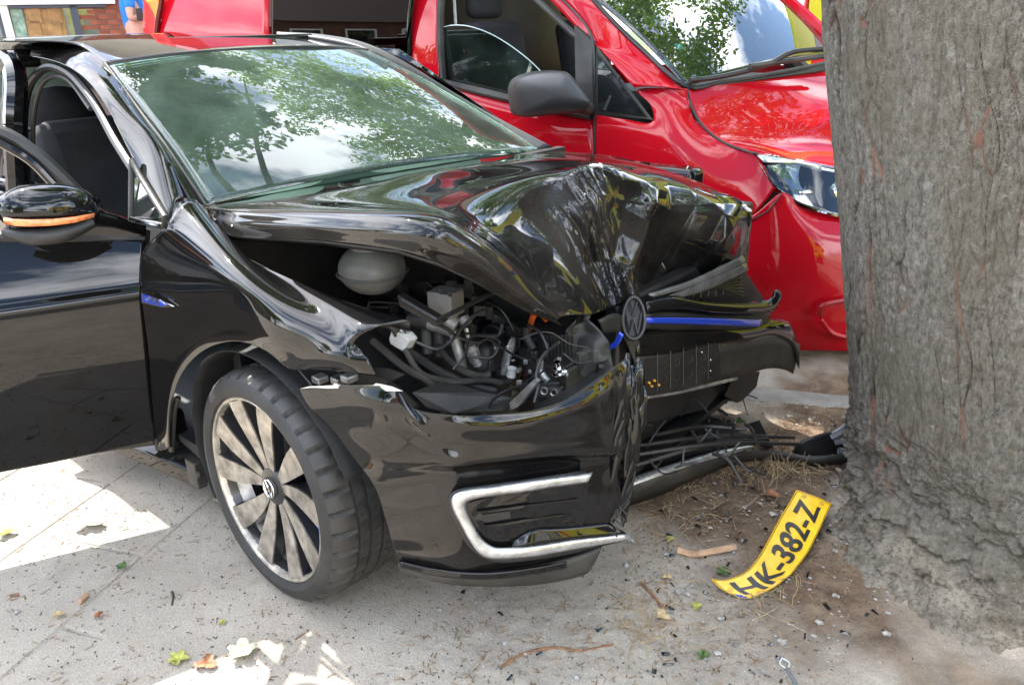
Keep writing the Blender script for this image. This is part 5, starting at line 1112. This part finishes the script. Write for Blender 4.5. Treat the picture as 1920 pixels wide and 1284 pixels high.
# front wing: from door to lamp, over the wheel arch
vs('front_wing', [[(1117,216,.0),(1170,224,.0),(1222,232,.0),(1222,200,.01),(1198,168,.03),(1288,168,.06)],
   [(1117,232,-.015),(1170,238,-.02),(1225,240,-.02),(1240,215,.0),(1248,190,.02),(1292,192,.06)],
   [(1117,270,-.03),(1170,275,-.03),(1230,275,-.04),(1260,262,-.04),(1280,235,-.0),(1305,228,.05)],
   [(1117,330,-.03),(1180,335,-.04),(1250,330,-.06),(1300,315,-.05),(1330,290,-.01),(1352,262,.04)],
   [(1117,400,-.03),(1180,400,-.04),(1260,390,-.06),(1330,370,-.06),(1380,335,-.02),(1415,290,.03)],
   [(1117,480,-.03),(1180,480,-.04),(1280,460,-.05),(1350,430,-.06),(1410,405,-.04),(1455,352,.02)]], RED, 60, 60)
vs('front_bumper', [[(1330,440,-.05),(1410,405,-.045),(1466,362,.0),(1500,386,.10),(1560,404,.22),(1640,420,.4)],
   [(1360,480,-.06),(1420,462,-.06),(1480,430,.0),(1530,435,.08),(1580,445,.2),(1660,460,.4)],
   [(1395,520,-.06),(1432,520,-.06),(1490,500,.0),(1540,500,.08),(1590,505,.2),(1670,520,.4)],
   [(1425,580,-.04),(1450,580,-.03),(1500,570,.03),(1545,570,.10),(1600,575,.22),(1680,590,.42)],
   [(1440,630,-.02),(1465,632,-.0),(1510,628,.06),(1555,628,.13),(1605,630,.25),(1690,645,.45)],
   [(1440,650,.02),(1470,655,.04),(1515,656,.1),(1560,657,.17),(1610,658,.28),(1690,665,.5)]], RED, 60, 60)
emit('bumper_scoop', MB().tube([W(1536, 592, 'y', VY+.06), W(1545, 572, 'y', VY+.06), W(1590, 562, 'y', VY+.17)], .012, 8), mat('scoop_red', (.3, .006, .01), .4), van)
emit('bumper_scoop_lip', MB().tube([W(1538, 598, 'y', VY+.05), W(1560, 624, 'y', VY+.10), W(1600, 634, 'y', VY+.2)], .012, 8), RED, van)
emit('wing_seam', MB().tube([W(1405, 414, 'y', VY-.055), W(1440, 395, 'y', VY-.035), W(1466, 364, 'y', VY-.008)], .003, 6), PLAST, van)
emit('parking_sensor', MB().lathe([(0, .003), (.012, .003), (.014, 0)], W(1478, 498, 'y', VY-.006), (.3, -1, 0), 16), RED, van)
# bonnet
vs('bonnet', [[(1289,168,.09),(1350,158,.30),(1420,148,.58),(1545,132,1.15)],[(1296,195,.07),(1360,188,.28),(1440,180,.55),(1600,170,1.1)],[(1315,232,.05),(1390,228,.25),(1480,225,.5),(1640,225,1.0)],
   [(1352,262,.04),(1440,270,.24),(1530,280,.46),(1660,290,.9)],[(1415,288,.02),(1490,302,.18),(1560,315,.32),(1670,340,.7)]], RED, 50, 50)
emit('bonnet_seam', MB().tube([W(1289, 170, 'y', VY+.075), W(1296, 197, 'y', VY+.06), W(1316, 235, 'y', VY+.04), W(1352, 265, 'y', VY+.03), W(1400, 284, 'y', VY+.01), W(1420, 288, 'y', VY+.0)], .005, 6), PLAST, van)
emit('bonnet_seam', MB().tube([W(1198, 169, 'y', VY+.02), W(1240, 169, 'y', VY+.05), W(1288, 169, 'y', VY+.07)], .003, 6), PLAST, van)
# windscreen
_vw = surf([[(p[0], p[1], VY+p[2]) for p in r] for r in [[(1108,-6,.17),(1200,-30,.6),(1300,-60,1.1),(1400,-60,1.6)],[(1150,42,.155),(1240,20,.5),(1350,-10,.95),(1530,-50,1.7)],[(1200,92,.13),(1290,78,.42),(1390,58,.8),(1550,20,1.5)],[(1285,163,.09),(1350,152,.30),(1425,140,.58),(1575,100,1.75)]]], 4, 4)
_c = [_vw[0, 0], _vw[0, -1], _vw[-1, 0], _vw[-1, -1]]; _A = np.zeros((30, 40, 3))
for i in range(30):
    for j in range(40):
        s_, t_ = j/39, i/29; _A[i, j] = (_c[0]*(1-s_)+_c[1]*s_)*(1-t_)+(_c[2]*(1-s_)+_c[3]*s_)*t_+np.array([.6, 0, .75])*(.04*(1-(2*s_-1)**2)+.02*(1-(2*t_-1)**2))
emit('windscreen', MB().grid(_A), VANG, van, thick=.004)
emit('far_pillar', MB().tube([W(1400, -60, 'y', VY+1.6), W(1490, 18, 'y', VY+1.68), W(1580, 100, 'y', VY+1.75)], .045, 8), RED, van)
emit('windscreen_border', MB().tube([W(1112, 0, 'y', VY+.165), W(1153, 44, 'y', VY+.15), W(1204, 93, 'y', VY+.125), W(1286, 162, 'y', VY+.085), W(1350, 154, 'y', VY+.3), W(1425, 143, 'y', VY+.58), W(1560, 118, 'y', VY+1.2)], .011, 8), PLAST, van)
st = emit('round_sticker', MB().prism([W(1264, 102, 'y', VY+.29)+(CS*cos(a)*.046+CU*sin(a)*.042)-CF*.02 for a in np.linspace(0, 2*PI, 25)[:-1]], CF*.002), mat('sticker_green', (.02, .40, .36), .4), van, smooth=False)
c = W(1264, 102, 'y', VY+.29)-CF*.022
V, F_ = textmesh('4', .045, .0, .001)
emit('sticker_figure', MB().add([c+CS*(v[0]-.026)*.9+CU*(v[1]-.002) for v in V], F_), WHITEP, st, smooth=False)
emit('sticker_bar', MB().box(c-CU*.018+CS*.006, (.04, .001, .010), [CS, CF, CU]), WHITEP, st)
wp = emit('wiper', MB().tube([W(1290, 156, 'y', VY+.10)-CF*.03, W(1350, 148, 'y', VY+.3)-CF*.03, W(1430, 128, 'y', VY+.58)-CF*.03, W(1480, 103, 'y', VY+.75)-CF*.03, W(1545, 96, 'y', VY+1.05)-CF*.03], .013, 6), PLAST, van)
emit('wiper_blade', MB().tube([W(1400, 132, 'y', VY+.48)-CF*.05, W(1470, 122, 'y', VY+.75)-CF*.05, W(1545, 112, 'y', VY+1.05)-CF*.05], .014, 6), PLASTD, wp)
emit('scuttle_panel', MB().grid(surf([[(1290,160,VY+.1),(1425,140,VY+.6),(1560,112,VY+1.2)],[(1289,168,VY+.08),(1425,149,VY+.57),(1560,131,VY+1.15)]], 4, 20)), PLAST, van, thick=.01)
# headlamp
hl_o = [(1414,286,.04),(1480,296,.14),(1530,306,.24),(1640,328,.5)]; hl_i = [(1452,350,.0),(1500,386,.07),(1560,404,.18),(1640,425,.4)]
hm = [(1428,318,.01),(1490,345,.09),(1545,355,.20),(1640,375,.44)]
hb_ = vs('headlight', [[(p[0], p[1], p[2]+.06) for p in r] for r in (hl_o, hm, hl_i)], mat('lamp_inner', (.03, .032, .036), .3, coat=.5, var=.4, vs_=9), 12, 20)
vs('lens', [[(p[0], p[1], p[2]) for p in r] for r in (hl_o, hm, hl_i)], LENS, 12, 20, parent=hb_, thick=.003)
vs('daylight_strip', [[(1470,306,.15),(1495,312,.19)],[(1488,345,.12),(1512,348,.16)],[(1500,364,.09),(1524,362,.14)]], mat('lamp_silver', (.75, .77, .8), .2, .6), 8, 4, parent=hb_)
emit('reflector', MB().ball(W(1552, 362, 'y', VY+.30), (.075, .075, .06), 14), mat('lamp_grey', (.45, .47, .5), .15, .9), hb_)
vs('lamp_crest', [[(1418,290,.03),(1480,299,.13),(1540,310,.25)],[(1432,304,.02),(1480,308,.13),(1540,322,.25)]], mat('lamp_white', (.6, .65, .7), .15, .5), 4, 12, parent=hb_)
# wheel arch and wheel
vs('arch_liner', [[(1398,478,-.03),(1420,510,-.04),(1438,560,-.03),(1442,640,-.02)],[(1370,500,.1),(1380,540,.1),(1390,600,.1),(1400,680,.1)]], PLAST, 8, 20)
vw = MB(); vc = (.02, VY+.12, .28); vw.lathe([(.0, -.02), (.18, -.02), (.20, -.04), (.21, .0), (.30, .0), (.33, -.03), (.335, -.2), (.3, -.22)], vc, (0, -1, 0), 48); emit('wheel', vw, RUB, van)
emit('underbody', MB().box((-1.8, VY+.95, .30), (4.6, 1.6, .14)), PLAST, van)
emit('floor', MB().box((-1.9, VY+.95, .75), (4.2, 1.7, .06)), PLAST, van)
emit('roof', MB().box((-2.9, VY+.95, 1.88), (4.0, 1.5, .06)), RED, van, bevel=.03)
emit('far_side', MB().box((-2.6, VY+1.85, .75), (4.6, .04, .80)), RED, van)
fr_ = MB(); fr_.tube([(-.3, VY+1.83, 1.1), (-1.2, VY+1.7, 1.85), (-4.9, VY+1.7, 1.85)], .05, 8, smooth=False); fr_.tube([(-2.0, VY+1.78, 1.1), (-2.0, VY+1.7, 1.85)], .05, 8, smooth=False); emit('far_frame', fr_, PLASTD, van)
emit('dashboard', MB().box((-.65, VY+.95, 1.0), (.5, 1.6, .22)), DASH, van, bevel=.05)
for y, px in ((.45, 0), (1.35, 0)):
    s = emit('seat_back', MB().box((-1.62, VY+y, 1.15), (.14, .46, .62), [[.97, 0, .2], [0, 1, 0], [-.2, 0, .97]]), CLOTH, van, bevel=.05); emit('headrest', MB().box((-1.72, VY+y, 1.56), (.1, .26, .18)), CLOTH, s, bevel=.04)
mb = MB(); mb.box((-1.95, VY+.9, 1.3), (.02, 1.6, 1.2)); emit('partition', mb, PLAST, van)
emit('seat_belt', MB().box(W(855, 60, 'y', VY+.2), (.012, .012, .6)), WHITEP, van)
emit('rear_end', MB().box((-5.05, VY+.95, .95), (.06, 1.7, 1.8)), RED, van)
# mirror
mm = VY-.14
A = []; rows_ = []
oc = [(962,185),(962,165),(972,148),(1000,137),(1040,133),(1062,137),(1082,158),(1098,180),(1104,195),(1092,210),(1060,214),(1020,218),(985,220),(968,214)]
cen = np.mean([W(x, y, 'y', mm) for x, y in oc], axis=0); O = np.array([W(x, y, 'y', mm) for x, y in oc]); O2 = np.array([crm(np.vstack([O, O[:1]]), t) for t in np.linspace(0, 1, 49)[:-1]])
for t in np.linspace(0, 1, 16): sc = math.sqrt(max(0, 1-t**2.4)); A.append(cen+(O2-cen)*sc+np.array([.09*t, -.06*t, .01*t]))
A = np.array(A); mi = emit('door_mirror', MB().grid(A, True), mat('mirror_plastic', (.016, .0165, .018), .42, bump=.0003, bs=500, spec=.6), van)
emit('mirror_body', MB().prism([p+np.array([0, .0, 0]) for p in O2], np.array([-.06, .03, 0])), PLASTD, mi, bevel=.006)
emit('mirror_arm', MB().tube([W(1085, 200, 'y', mm+.02), W(1100, 205, 'y', VY-.06), W(1108, 205, 'y', VY+.0)], [.03, .028, .03], 10), PLASTD, van)
# ================================================================ BACKGROUND: brick house, person, ambulance
hd = ray(120, 60); az = math.atan2(hd[1], hd[0]); WDn = np.array([cos(az), sin(az), 0]); WRt = np.array([sin(az), -cos(az), 0]); HD = 12.3
def WW(px, py, off=0.):
    d = ray(px, py); t = (HD-off)/(d@WDn); return CAMP+d*t
ho = CAMP+WDn*HD; ho[2] = 0
house = thing('brick_house', 'red brick house with a dark framed white edged window behind the black car', 'house', tuple(ho))
BRK = mat('brick', (.30, .085, .05), .9, var=.3, vs_=2.5, bump=.003, bs=90); MORT = mat('mortar', (.50, .45, .36), .95, bump=.003, bs=120)
mb = MB(); c = ho+WRt*1.2+WDn*.15; wl = mb.box(c+np.array([0, 0, 2.6]), (12, .24, 5.2), [WRt, WDn, (0, 0, 1)]); wall = emit('wall', mb, MORT, house, smooth=False)
bb = MB(); bb.box(ho, (.21, .03, .051), [WRt, WDn, (0, 0, 1)]); bh = MB(); bh.box(ho, (.10, .03, .051), [WRt, WDn, (0, 0, 1)])
q0 = WW(150, 66); protos = {}; nb = 0
zl = q0[2]-.10
for row in range(24):
    xoff = -.1 if row % 2 else 0.; k = 0; x = xoff+.02+.12
    while x < 2.0:
        hdr = (row*7+k*5) % 9 == 0; wdt = .10 if hdr else .21; p = np.array([q0[0], q0[1], 0])+WRt*(x+wdt/2)+WDn*.008; p[2] = zl+row*.0625
        if nb < 290:
            key = 'h' if hdr else 'b'
            if key not in protos: o = protos[key] = emit('brick', bh if hdr else bb, BRK, house, smooth=False)
            else: o = protos[key].copy(); COL.objects.link(o)
            o.location = tuple(p-ho+WDn*random.uniform(-.003, .003)); nb += 1
        x += wdt+.012; k += 1
# window with frame, doors seen inside
FRD = mat('frame_dark', (.035, .045, .07), .4); FRW = mat('frame_white', (.75, .74, .7), .5)
wf = emit('window', MB().box((WW(141, 30)+WW(141, 31))/2-WDn*.03, (.09, .1, 2.6), [WRt, WDn, (0, 0, 1)]).box(WW(60, 10)-WDn*.03, (1.7, .1, .08), [WRt, WDn, (0, 0, 1)]).box(WW(4, 40)-WDn*.03, (.06, .1, 2.6), [WRt, WDn, (0, 0, 1)]), FRD, house, smooth=False)
emit('frame', MB().box(WW(12, 35)-WDn*.04, (.09, .1, 2.4), [WRt, WDn, (0, 0, 1)]).box(WW(60, 2)-WDn*.06, (1.9, .14, .10), [WRt, WDn, (0, 0, 1)]).box(WW(75, 72)-WDn*.08, (1.35, .2, .05), [WRt, WDn, (0, 0, 1)]), FRW, wf, smooth=False)
emit('pane', MB().box(WW(75, 40)+WDn*.0, (1.3, .01, 1.6), [WRt, WDn, (0, 0, 1)]), mat('room_dark', (.05, .06, .055), .08, coat=1, col2=(.16, .2, .17), vs_=3), wf, smooth=False)
OAK = mat('oak_doors', (.33, .17, .05), .5, var=.3, vs_=8)
for x in (65, 103):
    emit('shutter', MB().box(WW(x, 42)-WDn*.02, (.24, .02, .55), [WRt, WDn, (0, 0, 1)]).box(WW(x, 30)-WDn*.035, (.16, .02, .2), [WRt, WDn, (0, 0, 1)]).box(WW(x, 55)-WDn*.035, (.16, .02, .2), [WRt, WDn, (0, 0, 1)]), OAK, wf, smooth=False, bevel=.01)
emit('curtain', MB().box(WW(38, 42)-WDn*.02, (.16, .02, .6), [WRt, WDn, (0, 0, 1)]), mat('curtain', (.25, .35, .27), .8, var=.4, vs_=14), wf)
mb = MB(); mb.box(ho+WRt*1.2+WDn*2.5+np.array([0, 0, 6.2]), (12.6, 3.2, .2), [WRt, WDn*.8+np.array([0, 0, .6]), np.array([0, 0, .8])-WDn*.6]); emit('roof', mb, mat('roof_tiles', (.08, .05, .045), .9, var=.3), house)
# person in blue
pd = 10.6
def WP(px, py, off=0.): d = ray(px, py); return CAMP+d*((pd-off)/(d@WDn))
pc_ = WP(252, 60); pz = pc_[2]
step = thing('front_step', 'low grey stone front step in front of the brick house', 'step', (pc_[0], pc_[1], 0)); emit('slab', MB().box((pc_[0], pc_[1], (pz-1.0)/2), (1.6, 1.2, max(.1, pz-1.0)), [WRt, WDn, (0, 0, 1)]), KERB, step)
pers = thing('person', 'person in a bright blue T-shirt standing at the rear of the red van', 'person', (pc_[0], pc_[1], pz-1.0))
def skinbody(name, J, E_, R_, m, root=0, parent=None):
    me = bpy.data.meshes.new(name); w0 = parent_loc(parent); me.from_pydata([tuple(np.array(p)-np.array(w0)) for p in J], E_, []); o = bpy.data.objects.new(name, me); COL.objects.link(o); o.parent = parent
    md = o.modifiers.new('skin', 'SKIN'); me.skin_vertices.new() if not me.skin_vertices else None
    for i, r in enumerate(R_): me.skin_vertices[0].data[i].radius = (r, r) if np.isscalar(r) else r
    me.skin_vertices[0].data[root].use_root = True; md.use_smooth_shade = True; s = o.modifiers.new('sub', 'SUBSURF'); s.levels = s.render_levels = 2; me.materials.append(m); return o
def human(root, base, fwd, shirt, pants, skin, hair, arms='bent'):
    f = np.array(fwd, float); f /= np.linalg.norm(f); r = np.array([f[1], -f[0], 0]); B = np.array(base, float); u = np.array([0, 0, 1.])
    q = lambda a, b, c: B+r*a+f*b+u*c
    J = [q(0,0,.95), q(0,.0,1.15), q(0,.0,1.38), q(0,.0,1.48), q(0,.02,1.56), q(0,.04,1.68), q(-.19,0,1.40), q(.19,0,1.40)]; E_ = [(0,1),(1,2),(2,3),(3,4),(4,5),(2,6),(2,7)]; R_ = [(.16,.12),(.14,.11),(.17,.11),.06,.06,(.085,.10),.06,.06]
    J += [q(-.27,-.02,1.13), q(-.12,.22,1.16), q(-.04,.27,1.19), q(.27,-.02,1.13), q(.12,.22,1.18), q(.04,.27,1.20)]; E_ += [(6,8),(8,9),(9,10),(7,11),(11,12),(12,13)]; R_ += [.045,.035,.03,.045,.035,.03]
    J += [q(-.1,0,.88), q(-.11,.02,.5), q(-.12,0,.08), q(-.13,.14,.04), q(.1,0,.88), q(.11,.02,.5), q(.12,0,.08), q(.13,.14,.04)]; E_ += [(0,14),(14,15),(15,16),(16,17),(0,18),(18,19),(19,20),(20,21)]; R_ += [.09,.06,.045,.04,.09,.06,.045,.04]
    b = skinbody('body', J, E_, R_, skin, 0, root)
    J2 = [q(0,0,.93), q(0,0,1.15), q(0,0,1.38), q(0,0,1.45), q(-.19,0,1.395), q(.19,0,1.395), q(-.245,-.015,1.22), q(.245,-.015,1.22)]; skinbody('shirt', J2, [(0,1),(1,2),(2,3),(2,4),(2,5),(4,6),(5,7)], [(.185,.14),(.165,.13),(.19,.13),.075,.075,.075,.062,.062], shirt, 0, root)
    J3 = [q(0,0,.92), q(-.1,0,.84), q(-.11,.02,.5), q(-.12,0,.12), q(.1,0,.84), q(.11,.02,.5), q(.12,0,.12)]; skinbody('trousers', J3, [(0,1),(1,2),(2,3),(0,4),(4,5),(5,6)], [(.16,.13),.11,.08,.065,.11,.08,.065], pants, 0, root)
    emit('hair', MB().ball(q(0,.0,1.72), (.095,.10,.09), 10), hair, root)
pc_ = WP(257, 60)
SK = mat('skin', (.55, .32, .24), .5); human(pers, (pc_[0], pc_[1], pz-1.0), WRt*1.-WDn*.15, mat('blue_shirt', (.02, .20, .68), .8, bump=.01, bs=12), mat('jeans', (.03, .04, .08), .9), SK, mat('hair_brown', (.08, .05, .03), .8))
ph_ = emit('held_phone', MB().box(WP(262, 28, .3), (.07, .012, .13), [WRt, WDn, (0, 0, 1)]), PLAST, None, bevel=.004); tag(ph_, 'dark phone held by the person in the blue T-shirt', 'phone')
# ambulances: one behind the van, one behind the photographer (seen mirrored in the bent bonnet)
AY = mat('ambulance_yellow', (.62, .58, .02), .3, 0, .8); ARD = mat('stripe_red', (.65, .02, .02), .35); ABL = mat('stripe_blue', (.02, .05, .3), .35); AW = mat('window_black', (.01, .01, .012), .06, coat=1)
def ambulance(loc, yaw, label, grp='yellow emergency vans'):
    t = thing('ambulance', label, 'ambulance', loc, grp); c, s = cos(yaw), sin(yaw); ax = [np.array([c, s, 0]), np.array([-s, c, 0]), np.array([0, 0, 1.])]
    def b(name, p, sz, m, bev=.02, par=None): pp = np.array(loc)+ax[0]*p[0]+ax[1]*p[1]+ax[2]*p[2]; return emit(name, MB().box(pp, sz, ax), m, par or t, bevel=bev)
    b('body', (0, 0, 1.45), (4.2, 2.0, 2.1), AY, .12); b('cab', (2.6, 0, 1.15), (1.2, 1.9, 1.4), AY, .15); b('cab_window', (2.4, 0, 1.75), (1.0, 1.93, .5), AW, .05)
    for sy in (-1, 1):
        b('side_window', (.4, sy*1.0, 1.85), (1.2, .02, .6), AW, .01); b('side_window', (-1.1, sy*1.0, 1.85), (1.2, .02, .6), AW, .01); b('blue_stripe', (0, sy*1.005, .95), (4.1, .016, .12), ABL, 0)
        for k in range(9): 
            o = b('red_stripe', (-1.9+k*.46, sy*1.006, 1.2), (.16, .014, .4), ARD, 0)
        for x in (-1.3, 2.3):
            pp = np.array(loc)+ax[0]*x+ax[1]*sy*.92+ax[2]*.36; emit('wheel', MB().lathe([(0, .1), (.2, .1), (.22, .06), (.33, .08), (.36, .04), (.36, -.1)], pp, ax[1]*sy, 28), RUB, t)
    b('tail_light', (-2.12, -.8, 1.2), (.04, .22, .9), ARD, .02); b('tail_light', (-2.12, .8, 1.2), (.04, .22, .9), ARD, .02); b('beacon', (2.2, 0, 2.3), (.3, 1.2, .16), ABL, .04)
    return t
pa = W(1506, 12, 'y', 5.0); ambulance((pa[0]+2.1, 6.0, -.05), 0.0, 'yellow ambulance with red tail light parked beyond the red van')
ambulance((7.0, -1.4, 0), math.radians(65), 'yellow ambulance with red stripes standing behind the photographer')
p2 = thing('person', 'bystander in dark clothes standing behind the photographer', 'person', (3.6, -1.9, 0)); human(p2, (3.6, -1.9, 0), (-1, .4, 0), mat('navy_jacket', (.02, .03, .07), .8), mat('dark_trousers', (.02, .02, .025), .9), SK, mat('hair_dark', (.03, .02, .015), .8))
p3 = thing('person', 'rescue worker in red jacket standing behind the photographer', 'person', (4.2, .9, 0)); human(p3, (4.4, -.5, 0), (-1, .1, 0), mat('red_jacket', (.45, .02, .02), .7), mat('grey_trousers', (.3, .3, .3), .9), SK, mat('hair_grey', (.2, .2, .2), .8)); p3.location = (4.2, .9, 0)
# houses and trees across the street behind the photographer (mirrored in glass and paint)
def house2(loc, yaw, w_, d_, h_, label, col):
    t = thing('house', label, 'house', loc, 'houses across the street'); c, s = cos(yaw), sin(yaw); ax = [np.array([c, s, 0]), np.array([-s, c, 0]), np.array([0, 0, 1.])]; P = lambda a, b, z: np.array(loc)+ax[0]*a+ax[1]*b+ax[2]*z
    m = mat('house_brick', col, .9, var=.3, vs_=3); emit('wall', MB().box(P(0, 0, h_/2), (w_, d_, h_), ax), m, t, smooth=False)
    emit('roof', MB().prism([P(-w_/2-.3, -d_/2-.4, h_), P(-w_/2-.3, 0, h_+2.6), P(-w_/2-.3, d_/2+.4, h_)], ax[0]*(w_+.6)), mat('dark_tiles', (.05, .035, .03), .9), t, smooth=False)
    for k in range(int(w_//2.2)):
        for z in (1.5, 4.2):
            if z+1 > h_: continue
            f = emit('window', MB().box(P(-w_/2+1.3+k*2.2, d_/2+.0, z), (1.3, .12, 1.2), ax), FRW, t, smooth=False); emit('pane', MB().box(P(-w_/2+1.3+k*2.2, d_/2+.03, z), (1.1, .1, 1.0), ax), AW, f, smooth=False)
    return t
house2((-30, -17.5, 0), -.9, 15, 7, 2.6, 'low brown house with a dark tiled roof across the street, left one', (.14, .07, .05)); house2((8, -26, 0), -.1, 10, 7, 5.4, 'tall brown brick house across the street, right one', (.16, .07, .05))
def bgtree(loc, h_, R_, n, seed, label, m=LEAF2):
    t = thing('tree', label, 'tree', loc, 'trees around the street'); rr = np.random.RandomState(seed); L_ = np.array(loc)
    emit('trunk', MB().tube([L_, L_+np.array([.1, 0, h_*.4]), L_+np.array([0, .1, h_*.8])], [.25, .2, .08], 10), BRK2, t)
    cl = []
    for k in range(n): d = rr.normal(size=3); d /= np.linalg.norm(d); cl.append((L_+np.array([0, 0, h_*.66])+d*np.array([R_, R_, h_*.34])*rr.uniform(.3, 1), rr.uniform(.5, 1.0)))
    leafmesh('crown', cl, m, t, 90, .17, seed); return t
for k, (x, y, h_, R_, n) in enumerate(((-13, -14, 6.5, 3.0, 60), (-1, -15, 7, 3.2, 60), (6, -16, 8, 3.2, 60), (30, -17, 7, 3.4, 60), (27, 1, 5.5, 3.0, 60), (-31, -24, 9, 3.5, 50), (19, 19, 6, 3.4, 60), (6.5, 13, 10, 3.6, 70), (-4, 17, 9, 3.4, 60))):
    bgtree((x, y, 0), h_, R_, n, 50+k, ['leafy tree beside the low house across the street', 'round leafy tree between the two houses across the street', 'leafy tree in front of the tall house', 'large tree behind the ambulance with red stripes', 'large tree far to the right of the trunk', 'tree at the far left end of the street', 'tall tree beyond the parked ambulance', 'tall green tree on the far verge behind the red van', 'leafy tree on the far verge behind the brick house side'][k])
# crown over the far side whose leaves mirror in the windscreen
rng = np.random.RandomState(77); cl = []
for i in range(330):
    a, b = rng.uniform(-6.5, 2.6), rng.uniform(3.9, 8.5); cl.append((np.array([a, b, rng.uniform(5.0, 8.4)]), rng.uniform(.3, .7)))
st_ = thing('street_tree', 'green street tree beyond the red van whose crown hangs over the road', 'tree', (-6.2, 8.0, 0)); emit('trunk', MB().tube([(-6.2, 8.0, 0), (-5.6, 7.6, 3), (-3, 6.8, 6)], [.2, .16, .1], 10), BRK2, st_)
leafmesh('crown', cl, LEAF, st_, 110, .075, 9)
struct(emit('verge', MB().add([(-40, 8.6, -.02), (40, 8.6+14, -.02), (40, 60, .1), (-40, 50, .1)], [(0, 1, 2, 3)]), mat('verge_grass', (.10, .16, .03), .95, var=.4, vs_=6, bump=.02, bs=20), smooth=False))
